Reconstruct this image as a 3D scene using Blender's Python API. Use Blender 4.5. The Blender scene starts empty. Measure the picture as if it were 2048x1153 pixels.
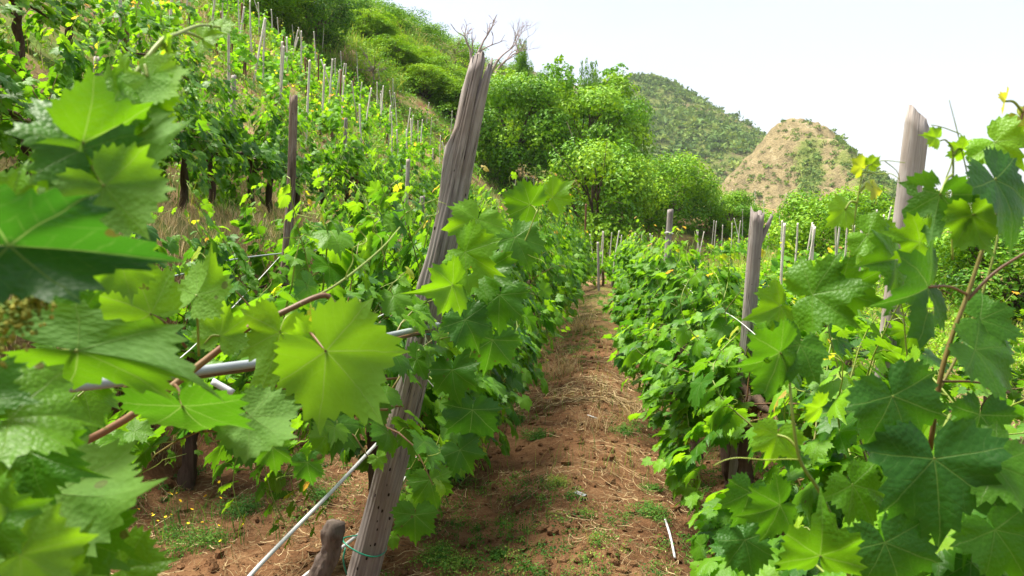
import bpy, math, random
import numpy as np
from mathutils import Vector, Matrix, Quaternion

SC = bpy.context.scene
COL = SC.collection
R = math.radians
rng = np.random.default_rng(11)

# ------------------------------------------------------------------ camera
CAM_H, PITCH, FPX = 1.6, R(-3.58), 1536.0
cd = bpy.data.cameras.new("camera")
cam = bpy.data.objects.new("camera", cd)
COL.objects.link(cam)
cam.location = (0, 0, CAM_H)
cam.rotation_euler = (R(90) + PITCH, 0, 0)
cd.sensor_width, cd.lens = 36.0, 27.0
cd.clip_start, cd.clip_end = 0.05, 6000
cd.dof.use_dof = True
cd.dof.focus_distance = 5.0
cd.dof.aperture_fstop = 10.5
SC.camera = cam

# ------------------------------------------------------------------ sky, sun, exposure
SUN_EL, SUN_AZ = R(68), R(-72)          # azimuth from +Y towards +X
W = bpy.data.worlds.new("World")
SC.world = W
W.use_nodes = True
wn, wl = W.node_tree.nodes, W.node_tree.links
for n in list(wn):
    wn.remove(n)
wo = wn.new("ShaderNodeOutputWorld")
sky = wn.new("ShaderNodeTexSky")
sky.sky_type = 'NISHITA'
sky.sun_disc = False
sky.sun_elevation, sky.sun_rotation = SUN_EL, SUN_AZ
sky.air_density, sky.dust_density = 1.0, 3.0
bg1 = wn.new("ShaderNodeBackground"); bg1.inputs[1].default_value = 0.05
wl.new(sky.outputs[0], bg1.inputs[0])
# thin white overcast in front of the blue
bg2 = wn.new("ShaderNodeBackground"); bg2.inputs[1].default_value = 0.192
tc = wn.new("ShaderNodeTexCoord")
mp = wn.new("ShaderNodeMapping"); mp.inputs['Scale'].default_value = (1.2, 1.2, 3.0)
nz = wn.new("ShaderNodeTexNoise"); nz.inputs['Scale'].default_value = 1.4; nz.inputs['Detail'].default_value = 4
wl.new(tc.outputs['Generated'], mp.inputs[0]); wl.new(mp.outputs[0], nz.inputs['Vector'])
cr = wn.new("ShaderNodeValToRGB")
cr.color_ramp.elements[0].position, cr.color_ramp.elements[0].color = 0.35, (0.86, 0.88, 0.96, 1)
cr.color_ramp.elements[1].position, cr.color_ramp.elements[1].color = 0.62, (1.04, 0.985, 1.0, 1)
wl.new(nz.outputs[0], cr.inputs[0]); wl.new(cr.outputs[0], bg2.inputs[0])
add = wn.new("ShaderNodeAddShader")
wl.new(bg1.outputs[0], add.inputs[0]); wl.new(bg2.outputs[0], add.inputs[1])
wl.new(add.outputs[0], wo.inputs[0])

sd = bpy.data.lights.new("sun", 'SUN'); sd.energy = 4.3; sd.angle = R(24); sd.color = (1.0, 0.95, 0.84)
sun = bpy.data.objects.new("sun", sd); COL.objects.link(sun)
sdir = Vector((math.cos(SUN_EL) * math.sin(SUN_AZ), math.cos(SUN_EL) * math.cos(SUN_AZ), math.sin(SUN_EL)))
sun.rotation_euler = sdir.to_track_quat('Z', 'Y').to_euler()
sun.location = sdir * 50

SC.view_settings.view_transform = 'Standard'
SC.view_settings.look = 'None'
SC.view_settings.exposure = 1.58
SC.view_settings.gamma = 1
SC.render.engine = 'CYCLES'
SC.cycles.max_bounces = 8
SC.cycles.transparent_max_bounces = 4
SC.cycles.transmission_bounces = 5
SC.cycles.caustics_reflective = SC.cycles.caustics_refractive = False

# ------------------------------------------------------------------ pixels to points
def ray(px, py):
    x, y = (px - 1024) / FPX, -(py - 576.5) / FPX
    c, s = math.cos(PITCH), math.sin(PITCH)
    return np.array([x, c - s * y, s + c * y])

def at(px, py, Y):
    d = ray(px, py)
    return np.array([0, 0, CAM_H]) + d * (Y / d[1])

CAMM = np.array(Matrix.Rotation(R(90) + PITCH, 3, 'X'))   # camera axes as columns

# ------------------------------------------------------------------ noise
def _hash(ix, iy, iz, seed):
    h = (ix * 374761393 + iy * 668265263 + iz * 2147483647 + seed * 974634777) & 0xFFFFFFFF
    h = ((h ^ (h >> 13)) * 1274126177) & 0xFFFFFFFF
    h = ((h ^ (h >> 16)) * 2246822519) & 0xFFFFFFFF
    return ((h ^ (h >> 15)) & 0xFFFFFF) / float(0xFFFFFF)

def vnoise(P, seed=0):
    P = np.asarray(P, float)
    if P.shape[-1] == 2:
        P = np.concatenate([P, np.zeros(P.shape[:-1] + (1,))], -1)
    I = np.floor(P).astype(np.int64); f = P - I
    f = f * f * (3 - 2 * f)
    out = 0
    for dx in (0, 1):
        wx = f[..., 0] if dx else 1 - f[..., 0]
        for dy in (0, 1):
            wy = f[..., 1] if dy else 1 - f[..., 1]
            for dz in (0, 1):
                wz = f[..., 2] if dz else 1 - f[..., 2]
                out = out + wx * wy * wz * _hash(I[..., 0] + dx, I[..., 1] + dy, I[..., 2] + dz, seed)
    return out * 2 - 1

def fbm(P, octaves=4, seed=0, gain=0.5):
    P = np.asarray(P, float); a, s, t = 1.0, 0, 0
    for o in range(octaves):
        s = s + a * vnoise(P * 2 ** o, seed + o * 17); t += a; a *= gain
    return s / t

def smooth(a, b, x):
    t = np.clip((x - a) / (b - a), 0, 1)
    return t * t * (3 - 2 * t)

# ------------------------------------------------------------------ mesh building
class MB:
    def __init__(s):
        s.V, s.F, s.U, s.T, s.M, s.n = [], [], [], [], [], 0
    def add(s, V, F, uv=None, tint=0.5, mi=0):
        V = np.asarray(V, float).reshape(-1, 3); F = np.asarray(F, np.int64).reshape(-1, 3)
        s.V.append(V); s.F.append(F + s.n)
        s.U.append(np.zeros((len(V), 2)) if uv is None else np.asarray(uv, float))
        t = np.empty(len(V)); t[:] = tint
        s.T.append(t); s.M.append(np.full(len(F), mi, np.int32)); s.n += len(V)
    def arrays(s):
        return np.concatenate(s.V), np.concatenate(s.F), np.concatenate(s.U), np.concatenate(s.T), np.concatenate(s.M)
    def mesh(s, name, mats, smooth_=True):
        V, F, U, T, M = s.arrays()
        me = bpy.data.meshes.new(name)
        me.vertices.add(len(V)); me.vertices.foreach_set("co", V.astype(np.float32).ravel())
        me.loops.add(F.size); me.loops.foreach_set("vertex_index", F.astype(np.int32).ravel())
        me.polygons.add(len(F)); me.polygons.foreach_set("loop_start", np.arange(0, F.size, 3, dtype=np.int32))
        me.polygons.foreach_set("material_index", M)
        me.polygons.foreach_set("use_smooth", np.full(len(F), bool(smooth_)))
        uvl = me.uv_layers.new(name="UVMap"); uvl.data.foreach_set("uv", U[F.ravel()].astype(np.float32).ravel())
        at_ = me.attributes.new("tint", 'FLOAT', 'POINT'); at_.data.foreach_set("value", T.astype(np.float32))
        for m in (mats if isinstance(mats, (list, tuple)) else [mats]):
            me.materials.append(m)
        me.update(calc_edges=True); me.validate(); me.update()
        return me
    def build(s, name, mats, parent=None, smooth_=True):
        return link(name, s.mesh(name, mats, smooth_), parent)

def link(name, me, parent=None):
    o = bpy.data.objects.new(name, me); COL.objects.link(o)
    if parent: o.parent = parent
    return o

def tag(o, label=None, cat=None, group=None, kind=None):
    for k, v in (("label", label), ("category", cat), ("group", group), ("kind", kind)):
        if v: o[k] = v
    return o

def thing(name, label, cat, loc=(0, 0, 0), rz=0, group=None):
    o = bpy.data.objects.new(name, None); COL.objects.link(o)
    o.empty_display_size = 0.1
    o.location = [float(v) for v in loc]; o.rotation_euler = (0, 0, rz)
    return tag(o, label, cat, group)

def dup(root, kids, loc, rz, scale, label, group=None):
    r = root.copy(); COL.objects.link(r)
    r.location = [float(v) for v in loc]; r.rotation_euler = (0, 0, rz); r.scale = scale
    r["label"] = label
    if group: r["group"] = group
    for ch in kids:
        c = ch.copy(); COL.objects.link(c); c.parent = r
    return r

ORD = ["first", "second", "third", "fourth", "fifth", "sixth", "seventh", "eighth", "ninth", "tenth", "eleventh", "twelfth",
       "thirteenth", "fourteenth", "fifteenth", "sixteenth", "seventeenth", "eighteenth", "nineteenth", "twentieth"]
def ordinal(i):
    if i < 20: return ORD[i]
    tens = {2: "twenty", 3: "thirty", 4: "forty"}[(i + 1) // 10] if (i + 1) % 10 else None
    return tens + "-" + ORD[(i + 1) % 10 - 1] if tens else {30: "thirtieth", 40: "fortieth"}[i + 1]

def norm(v):
    v = np.asarray(v, float)
    return v / np.maximum(np.linalg.norm(v, axis=-1, keepdims=True), 1e-9)

def tube(path, rad, sides=6, cap=True):
    P = np.asarray(path, float); n = len(P)
    rad = np.broadcast_to(np.asarray(rad, float), (n,))
    T = np.gradient(P, axis=0); T = norm(T)
    ref = np.array([0.31, 0.87, 0.38])
    if abs(T[0] @ ref) > 0.9: ref = np.array([0.9, -0.3, 0.3])
    N = np.empty_like(P); u = ref
    for i in range(n):
        u = u - T[i] * (u @ T[i]); u = u / max(np.linalg.norm(u), 1e-9); N[i] = u
    B = np.cross(T, N)
    a = np.linspace(0, 2 * np.pi, sides, endpoint=False)
    V = P[:, None] + rad[:, None, None] * (np.cos(a)[None, :, None] * N[:, None] + np.sin(a)[None, :, None] * B[:, None])
    V = V.reshape(-1, 3)
    i = np.arange(n - 1)[:, None] * sides; j = np.arange(sides)[None, :]; k = (j + 1) % sides
    a0, a1, b0, b1 = i + j, i + k, i + sides + j, i + sides + k
    F = np.concatenate([np.stack([a0, a1, b1], -1).reshape(-1, 3), np.stack([a0, b1, b0], -1).reshape(-1, 3)])
    if cap:
        V = np.concatenate([V, P[:1], P[-1:]]); c0, c1 = n * sides, n * sides + 1
        jj, kk = np.arange(sides), (np.arange(sides) + 1) % sides
        F = np.concatenate([F, np.stack([kk, jj, np.full(sides, c0)], -1), np.stack([jj + (n - 1) * sides, kk + (n - 1) * sides, np.full(sides, c1)], -1)])
    L = np.concatenate([[0], np.cumsum(np.linalg.norm(np.diff(P, axis=0), axis=1))])
    uv = np.stack([np.tile(np.arange(sides) / sides, n), np.repeat(L, sides)], -1)
    if cap: uv = np.concatenate([uv, [[0, 0], [0, L[-1]]]])
    return V, F, uv

def spline(pts, n=12):
    P = np.asarray(pts, float)
    if len(P) < 3:
        t = np.linspace(0, 1, n)[:, None]; return P[0] * (1 - t) + P[-1] * t
    Q = np.concatenate([[2 * P[0] - P[1]], P, [2 * P[-1] - P[-2]]]); out = []
    per = max(2, n // (len(P) - 1))
    for i in range(1, len(Q) - 2):
        t = np.linspace(0, 1, per, endpoint=False)[:, None]
        p0, p1, p2, p3 = Q[i - 1], Q[i], Q[i + 1], Q[i + 2]
        out.append(0.5 * (2 * p1 + (p2 - p0) * t + (2 * p0 - 5 * p1 + 4 * p2 - p3) * t ** 2 + (3 * p1 - p0 - 3 * p2 + p3) * t ** 3))
    out.append(P[-1:])
    return np.concatenate(out)
# ------------------------------------------------------------------ materials
class NT:
    def __init__(s, name):
        s.m = bpy.data.materials.new(name); s.m.use_nodes = True
        s.t = s.m.node_tree; s.t.nodes.clear()
        s.out = s.t.nodes.new("ShaderNodeOutputMaterial")
    def n(s, typ, **kw):
        x = s.t.nodes.new("ShaderNode" + typ)
        for k, v in kw.items(): setattr(x, k, v)
        return x
    def put(s, sock, v):
        if hasattr(v, "is_output") or hasattr(v, "links"): s.t.links.new(v, sock)
        elif isinstance(v, (tuple, list)) and len(v) == 3 and sock.type == 'RGBA': sock.default_value = (*v, 1)
        else: sock.default_value = v
    def math(s, op, a, b=None, c=None, clamp=False):
        x = s.n("Math", operation=op, use_clamp=clamp)
        for i, v in enumerate((a, b, c)):
            if v is not None: s.put(x.inputs[i], v)
        return x.outputs[0]
    def mix(s, f, a, b, typ='MIX'):
        x = s.n("Mix", data_type='RGBA', blend_type=typ)
        s.put(x.inputs[0], f); s.put(x.inputs[6], a); s.put(x.inputs[7], b)
        return x.outputs[2]
    def ramp(s, f, stops, interp='LINEAR'):
        x = s.n("ValToRGB"); e = x.color_ramp.elements; x.color_ramp.interpolation = interp
        while len(e) < len(stops): e.new(0.5)
        for i, (p, c) in enumerate(stops):
            e[i].position = p; e[i].color = (*c, 1) if len(c) == 3 else c
        s.put(x.inputs[0], f); return x.outputs[0]
    def rng(s, v, a, b, c=0.0, d=1.0):
        x = s.n("MapRange"); s.put(x.inputs[0], v)
        for i, k in enumerate((a, b, c, d)): x.inputs[i + 1].default_value = k
        return x.outputs[0]
    def coord(s, kind='Object', scale=(1, 1, 1)):
        t = s.n("TexCoord"); mpg = s.n("Mapping"); mpg.inputs['Scale'].default_value = scale
        s.t.links.new(t.outputs[kind], mpg.inputs[0]); return mpg.outputs[0]
    def noise(s, vec, scale, detail=4, rough=0.55, dist=0.0):
        x = s.n("TexNoise"); s.put(x.inputs['Vector'], vec); x.inputs['Scale'].default_value = scale
        x.inputs['Detail'].default_value = detail; x.inputs['Roughness'].default_value = rough; x.inputs['Distortion'].default_value = dist
        return x.outputs[0]
    def attr(s, name):
        return s.n("Attribute", attribute_name=name).outputs['Fac']
    def bump(s, h, strength=0.5, dist=0.02):
        x = s.n("Bump"); x.inputs['Strength'].default_value = strength; x.inputs['Distance'].default_value = dist
        s.put(x.inputs['Height'], h); return x.outputs[0]
    def principled(s, col, rough=0.8, spec=0.3, normal=None):
        p = s.n("BsdfPrincipled"); s.put(p.inputs['Base Color'], col); s.put(p.inputs['Roughness'], rough)
        p.inputs['Specular IOR Level'].default_value = spec
        if normal is not None: s.put(p.inputs['Normal'], normal)
        return p.outputs[0]
    def done(s, sh):
        s.t.links.new(sh, s.out.inputs[0]); return s.m

LEAF_STOPS = [(0.0, (0.014, 0.070, 0.010)), (0.3, (0.045, 0.142, 0.006)), (0.6, (0.10, 0.235, 0.007)), (0.85, (0.145, 0.31, 0.012)),
              (0.94, (0.30, 0.34, 0.03)), (1.0, (0.32, 0.19, 0.06))]

def leaf_mat(name, veins=True, vs=0.22, stops=LEAF_STOPS, trans=0.45, rough=0.46, spec=0.3, gain=1.0, tgain=1.0):
    k = NT(name)
    tint = k.attr("tint")
    oi = k.n("ObjectInfo")
    t2 = k.math('ADD', tint, k.math('MULTIPLY', k.math('SUBTRACT', oi.outputs['Random'], 0.5), 0.10))
    nzz = k.noise(k.coord('Object'), 9.0 if veins else 3.0, 2)
    t2 = k.math('ADD', t2, k.math('MULTIPLY', k.math('SUBTRACT', nzz, 0.5), 0.16))
    col = k.ramp(t2, [(p, tuple(c * gain * 1.12 for c in cc)) for p, cc in stops])
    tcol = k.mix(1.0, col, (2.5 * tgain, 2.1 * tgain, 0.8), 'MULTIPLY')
    normal = None
    if veins:
        uv = k.n("UVMap").outputs[0]
        sx = k.n("SeparateXYZ"); k.put(sx.inputs[0], uv); x, y = sx.outputs[0], sx.outputs[1]
        r = k.math('SQRT', k.math('ADD', k.math('MULTIPLY', x, x), k.math('MULTIPLY', y, y)))
        wb = k.math('MULTIPLY', k.math('SUBTRACT', k.noise(uv, 3.5, 2), 0.5), 0.16)
        th = k.math('ABSOLUTE', k.math('ADD', k.math('ARCTAN2', x, y), k.math('MULTIPLY', wb, r)))
        s1, s2 = k.math('GREATER_THAN', th, 0.40), k.math('GREATER_THAN', th, 1.25)
        cen = k.math('ADD', k.math('MULTIPLY', s1, 0.84), k.math('MULTIPLY', s2, 0.86))
        d = k.math('SUBTRACT', th, cen)
        q = k.math('ABSOLUTE', k.math('MULTIPLY', r, k.math('SINE', d)))
        p = k.math('MULTIPLY', r, k.math('COSINE', d))
        wid = k.math('MULTIPLY_ADD', p, -0.009, 0.014)
        main = k.math('SUBTRACT', 1.0, k.math('DIVIDE', q, wid), clamp=True)
        fr = k.math('FRACT', k.math('MULTIPLY', k.math('ADD', k.math('SUBTRACT', p, k.math('MULTIPLY', q, k.math('ADD', 0.55, k.math('MULTIPLY', q, 1.1)))), k.math('MULTIPLY', wb, 0.5)), 6.5))
        e = k.math('ABSOLUTE', k.math('SUBTRACT', fr, 0.5))
        sec = k.math('MULTIPLY', k.math('SUBTRACT', 1.0, k.math('DIVIDE', e, 0.085), clamp=True), k.rng(k.noise(uv, 6.0, 2), 0.35, 0.6))
        vein = k.math('MAXIMUM', main, k.math('MULTIPLY', sec, vs))
        col = k.mix(k.math('MULTIPLY', vein, 0.5), col, (0.19, 0.29, 0.06))
        tcol = k.mix(k.math('MULTIPLY', vein, 0.42), tcol, (0.55, 0.66, 0.2))
        sp = k.n("TexVoronoi"); k.put(sp.inputs['Vector'], k.coord('Object')); sp.inputs['Scale'].default_value = 30
        spot = k.math('MULTIPLY', k.math('LESS_THAN', sp.outputs[0], 0.16), k.math('GREATER_THAN', k.noise(k.coord('Object'), 6.0, 2), 0.60))
        col = k.mix(k.math('MULTIPLY', spot, 0.7), col, (0.14, 0.085, 0.03)); tcol = k.mix(k.math('MULTIPLY', spot, 0.7), tcol, (0.10, 0.05, 0.015))
        vor = k.n("TexVoronoi"); k.put(vor.inputs['Vector'], uv); vor.inputs['Scale'].default_value = 14
        h = k.math('ADD', k.math('MULTIPLY', vein, -0.6), k.math('MULTIPLY', vor.outputs[0], -0.5))
        normal = k.bump(h, 0.35, 0.006)
    geo = k.n("NewGeometry")
    back = k.math('MULTIPLY', geo.outputs['Backfacing'], 0.5)
    col = k.mix(back, col, (0.10 * gain, 0.20 * gain, 0.055 * gain))
    rg = k.math('MULTIPLY_ADD', geo.outputs['Backfacing'], 0.3, rough)
    ps = k.principled(col, rg, spec, normal)
    tr = k.n("BsdfTranslucent"); k.put(tr.inputs[0], tcol)
    ms = k.n("MixShader"); ms.inputs[0].default_value = trans
    k.t.links.new(ps, ms.inputs[1]); k.t.links.new(tr.outputs[0], ms.inputs[2])
    return k.done(ms.outputs[0])

def bark_mat(name, dark, light, zs=0.12, sc=40):
    k = NT(name)
    v = k.coord('Object', (1, 1, zs))
    a = k.noise(v, sc, 6, 0.65); b = k.noise(k.coord('Object'), 3.0, 3)
    col = k.ramp(k.math('ADD', k.math('MULTIPLY', a, 0.8), k.math('MULTIPLY', b, 0.25)), [(0.3, dark), (0.75, light)])
    return k.done(k.principled(col, 0.9, 0.15, k.bump(a, 0.9, 0.012)))

def wood_mat(name, dark, mid, light, warm):
    """weathered grey post: long grain, cracks, stains, holes"""
    k = NT(name)
    oi = k.n("ObjectInfo")
    t = k.n("TexCoord")
    vm = k.n("VectorMath", operation='ADD'); k.t.links.new(t.outputs['Object'], vm.inputs[0])
    off = k.n("CombineXYZ"); k.put(off.inputs[0], k.math('MULTIPLY', oi.outputs['Random'], 17.0)); k.put(off.inputs[2], k.math('MULTIPLY', oi.outputs['Random'], 5.0))
    k.t.links.new(off.outputs[0], vm.inputs[1])
    def mapped(s):
        m = k.n("Mapping"); m.inputs['Scale'].default_value = s; k.t.links.new(vm.outputs[0], m.inputs[0]); return m.outputs[0]
    grain = k.noise(mapped((1, 1, 0.03)), 130, 6, 0.7, 0.3)
    crack = k.noise(mapped((1, 1, 0.035)), 42, 3, 0.5, 0.4)
    cm = k.math('SUBTRACT', 1.0, k.math('DIVIDE', k.math('ABSOLUTE', k.math('SUBTRACT', crack, 0.5)), 0.022), clamp=True)
    gate = k.rng(k.noise(mapped((1, 1, 0.3)), 6, 2), 0.45, 0.6)
    cm = k.math('MULTIPLY', cm, gate)
    blotch = k.noise(mapped((1, 1, 0.5)), 7, 4, 0.6)
    vo = k.n("TexVoronoi"); k.put(vo.inputs['Vector'], mapped((1, 1, 0.55))); vo.inputs['Scale'].default_value = 34
    hole = k.math('LESS_THAN', vo.outputs[0], 0.13)
    hole = k.math('MULTIPLY', hole, k.math('GREATER_THAN', blotch, 0.52))
    c = k.ramp(grain, [(0.28, dark), (0.5, mid), (0.72, light)])
    c = k.mix(k.rng(blotch, 0.48, 0.7, 0, 0.7), c, warm)
    c = k.mix(k.rng(k.noise(mapped((1, 1, 0.25)), 4.5, 5, 0.65), 0.52, 0.68, 0, 0.65), c, dark)
    c = k.mix(k.math('MULTIPLY', k.rng(k.noise(mapped((1, 1, 0.4)), 15, 4), 0.55, 0.7), 0.5), c, light)
    c = k.mix(k.math('MAXIMUM', k.math('MULTIPLY', cm, 0.85), hole), c, (0.02, 0.015, 0.012))
    h = k.math('SUBTRACT', k.math('MULTIPLY', grain, 0.5), k.math('ADD', cm, k.math('MULTIPLY', hole, 1.5)))
    return k.done(k.principled(c, 0.88, 0.15, k.bump(h, 0.5, 0.005)))

def plain_mat(name, col, rough=0.6, spec=0.3, var=0.15, sc=20):
    k = NT(name)
    nz_ = k.noise(k.coord('Object'), sc, 4)
    c = k.mix(nz_, tuple(v * (1 - var) for v in col), tuple(min(1, v * (1 + var)) for v in col))
    return k.done(k.principled(c, rough, spec))

def tint_mat(name, stops, rough=0.85, trans=0.0, spec=0.2):
    k = NT(name)
    c = k.ramp(k.attr("tint"), stops)
    ps = k.principled(c, rough, spec)
    if trans:
        tr = k.n("BsdfTranslucent"); k.put(tr.inputs[0], k.mix(1.0, c, (1.7, 1.6, 0.9), 'MULTIPLY'))
        ms = k.n("MixShader"); ms.inputs[0].default_value = trans
        k.t.links.new(ps, ms.inputs[1]); k.t.links.new(tr.outputs[0], ms.inputs[2]); ps = ms.outputs[0]
    return k.done(ps)

M = {}
M['leaf'] = leaf_mat("vine_leaf")
M['leaf_hero'] = leaf_mat("vine_leaf_close", vs=0.22)
M['leaf_far'] = leaf_mat("vine_leaf_far", veins=False, rough=0.55, spec=0.2, gain=1.25)
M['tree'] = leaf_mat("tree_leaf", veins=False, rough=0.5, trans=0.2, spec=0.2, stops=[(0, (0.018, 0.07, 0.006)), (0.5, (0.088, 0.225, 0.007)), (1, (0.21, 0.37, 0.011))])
M['bark'] = bark_mat("vine_bark", (0.02, 0.012, 0.008), (0.13, 0.085, 0.06))
M['stump'] = bark_mat("stump_bark", (0.035, 0.024, 0.019), (0.20, 0.155, 0.13), 0.2, 34)
M['treebark'] = bark_mat("tree_bark", (0.03, 0.02, 0.015), (0.17, 0.13, 0.10))
M['deadwood'] = bark_mat("dead_wood", (0.20, 0.14, 0.13), (0.42, 0.33, 0.31))
M['cane'] = tint_mat("green_cane", [(0, (0.10, 0.05, 0.025)), (0.35, (0.20, 0.10, 0.045)), (0.6, (0.17, 0.22, 0.04)), (1, (0.28, 0.36, 0.05))], 0.5, 0.1, 0.4)
M['wood'] = wood_mat("weathered_wood", (0.12, 0.098, 0.088), (0.235, 0.205, 0.19), (0.35, 0.32, 0.30), (0.20, 0.155, 0.12))
M['wood_pale'] = wood_mat("bleached_wood", (0.20, 0.17, 0.15), (0.33, 0.295, 0.27), (0.44, 0.41, 0.385), (0.28, 0.22, 0.165))
M['wood_brown'] = wood_mat("brown_weathered_wood", (0.05, 0.033, 0.024), (0.16, 0.115, 0.085), (0.33, 0.275, 0.235), (0.13, 0.08, 0.05))
M['stake'] = wood_mat("stake_wood", (0.34, 0.31, 0.27), (0.54, 0.50, 0.44), (0.66, 0.62, 0.56), (0.46, 0.38, 0.29))
M['stake_brown'] = wood_mat("brown_stake_wood", (0.06, 0.03, 0.02), (0.17, 0.085, 0.05), (0.27, 0.15, 0.09), (0.22, 0.09, 0.05))
M['pipe'] = plain_mat("grey_pipe", (0.27, 0.30, 0.305), 0.45, 0.4)
M['pipe_white'] = plain_mat("white_pipe", (0.50, 0.50, 0.50), 0.45, 0.4)
M['wire'] = plain_mat("green_wire", (0.01, 0.20, 0.12), 0.4, 0.5)
M['cord'] = plain_mat("pale_cord", (0.62, 0.62, 0.58), 0.6, 0.3)
M['label'] = plain_mat("plastic_strip", (0.26, 0.28, 0.29), 0.35, 0.5)
M['terracotta'] = plain_mat("terracotta", (0.45, 0.13, 0.06), 0.8, 0.2, 0.3)
M['straw'] = tint_mat("straw", [(0, (0.07, 0.04, 0.018)), (0.5, (0.20, 0.135, 0.062)), (1, (0.54, 0.42, 0.23))], 0.8, 0.15)
M['weed'] = tint_mat("weed_leaf", [(0, (0.03, 0.10, 0.02)), (0.5, (0.08, 0.20, 0.025)), (0.8, (0.18, 0.28, 0.04)), (1, (0.35, 0.33, 0.09))], 0.7, 0.35)
M['petal'] = plain_mat("yellow_petal", (0.85, 0.55, 0.01), 0.6, 0.2)
M['scrub'] = tint_mat("scrub_leaf", [(0, (0.035, 0.085, 0.02)), (0.45, (0.10, 0.18, 0.03)), (1, (0.24, 0.30, 0.055))], 0.8, 0.2)
M['flower'] = tint_mat("flower_bud", [(0, (0.08, 0.16, 0.02)), (1, (0.38, 0.36, 0.06))], 0.7, 0.2)

def ground_mat():
    k = NT("terrain_soil")
    v = k.coord('Object')
    path, grass = k.attr("tint"), k.attr("grass")
    a = k.noise(v, 1.6, 5); b = k.noise(v, 14, 6, 0.7); c = k.noise(v, 70, 4, 0.7)
    soil = k.ramp(k.math('ADD', k.math('MULTIPLY', a, 0.5), k.math('MULTIPLY', b, 0.5)),
                  [(0.3, (0.062, 0.030, 0.014)), (0.5, (0.158, 0.078, 0.035)), (0.7, (0.27, 0.155, 0.075))])
    soil = k.mix(k.rng(c, 0.55, 0.75, 0, 0.5), soil, (0.20, 0.125, 0.07))
    dry = k.ramp(k.math('ADD', k.math('MULTIPLY', a, 0.4), k.math('MULTIPLY', c, 0.6)),
                 [(0.3, (0.11, 0.065, 0.033)), (0.5, (0.27, 0.185, 0.09)), (0.7, (0.42, 0.31, 0.16))])
    green = k.ramp(b, [(0.3, (0.05, 0.10, 0.015)), (0.7, (0.17, 0.24, 0.04))])
    dry = k.mix(k.rng(k.noise(v, 0.55, 4), 0.42, 0.56), dry, green)
    dry = k.mix(k.rng(k.noise(v, 0.9, 3), 0.54, 0.66, 0, 0.8), dry, soil)
    col = k.mix(grass, soil, dry)
    h = k.math('ADD', k.math('MULTIPLY', b, 0.6), k.math('MULTIPLY', c, 0.4))
    return k.done(k.principled(col, 0.95, 0.1, k.bump(h, 1.0, 0.05)))
M['ground'] = ground_mat()

def mountain_mat(name, rocky):
    k = NT(name)
    v = k.coord('Object')
    veg = k.attr("tint")
    a = k.noise(v, 0.035, 6, 0.6); b = k.noise(v, 0.22, 6, 0.7); c = k.noise(v, 1.2, 4, 0.7)
    st = k.noise(k.coord('Object', (0.22, 0.045, 0.07)), 1.0, 5, 0.65)
    rock = k.ramp(k.math('ADD', k.math('MULTIPLY', st, 0.5), k.math('ADD', k.math('MULTIPLY', b, 0.3), k.math('MULTIPLY', c, 0.2))),
                  [(0.37, (0.075, 0.06, 0.03)), (0.45, (0.20, 0.16, 0.078)), (0.54, (0.285, 0.225, 0.112)), (0.64, (0.42, 0.36, 0.22))])
    gr = k.ramp(k.math('ADD', k.math('MULTIPLY', b, 0.5), k.math('MULTIPLY', c, 0.5)),
                [(0.3, (0.075, 0.12, 0.02)), (0.5, (0.15, 0.195, 0.04)), (0.7, (0.27, 0.265, 0.085))])
    f = k.math('ADD', veg, k.math('MULTIPLY', k.math('SUBTRACT', b, 0.5), 1.6))
    col = k.mix(k.rng(f, 0.35, 0.65), rock, gr)
    return k.done(k.principled(col, 0.95, 0.1, k.bump(k.math('ADD', b, c), 1.0, 1.2 if rocky else 2.0)))
M['mount'] = mountain_mat("mountain_slope", False)
M['knoll'] = mountain_mat("rocky_slope", True)
# ------------------------------------------------------------------ terrain
ROW = 0.127
def XC(Y): return -0.2 + ROW * np.asarray(Y, float)
_pt = np.array([-200, 2.55, 2.9, 3.35, 3.7, 4.7, 5.3, 6.4, 8.2, 10.3, 12.3, 14.5, 18.8, 25, 40, 80])
_pz = np.array([0, 0, 0.35, 1.35, 1.75, 1.95, 2.5, 3.6, 5.0, 6.6, 8.2, 10.0, 13.3, 17, 24, 30])
def near_z(X, Y):
    u = X - XC(Y)
    z = np.interp(-u, _pt, _pz)
    z = z + smooth(2, 8, u) * smooth(12, 25, Y) * 0.9
    return z
FAR = [(870, 210, 48), (800, 160, 53), (720, 215, 43), (600, 95, 44), (700, 80, 50), (800, 62, 62), (900, 95, 70), (1050, 168, 85),
       (960, 130, 76), (1000, 215, 65), (1100, 350, 52), (1000, 350, 46), (1200, 425, 44), (1300, 436, 44), (1480, 440, 44), (1600, 470, 50), (1750, 478, 55),
       (2000, 480, 60), (2300, 490, 60), (1150, 260, 75), (1290, 330, 80), (1500, 420, 80), (1750, 450, 90), (560, -20, 55), (450, -60, 50),
       (650, 15, 62), (1300, 420, 60), (2300, 490, 100)]
_fp = [at(*p) for p in FAR]
_fp += [np.array([x, y, z]) for x, y, z in ((-40, 60, 30), (-60, 90, 36), (-30, 100, 32), (-10, 120, 24), (10, 120, 14), (40, 120, 4), (80, 120, 0), (-25, 80, 31))]
for Yn in (30, 38):
    for t in (-25, -10, -3, 0, 2.5, 5, 8, 11, 14, 18, 25, 35):
        x = float(XC(Yn) - t); _fp.append(np.array([x, Yn, float(near_z(np.array(x), np.array(Yn)))]))
_fp = np.array(_fp)
def _phi(d2): return np.sqrt(d2 + 9.0)
_A = _phi(((_fp[:, None, :2] - _fp[None, :, :2]) ** 2).sum(-1))
_n = len(_fp)
_Pm = np.c_[np.ones(_n), _fp[:, :2]]
_S = np.block([[_A - np.eye(_n) * 0.4, _Pm], [_Pm.T, np.zeros((3, 3))]])
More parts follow.
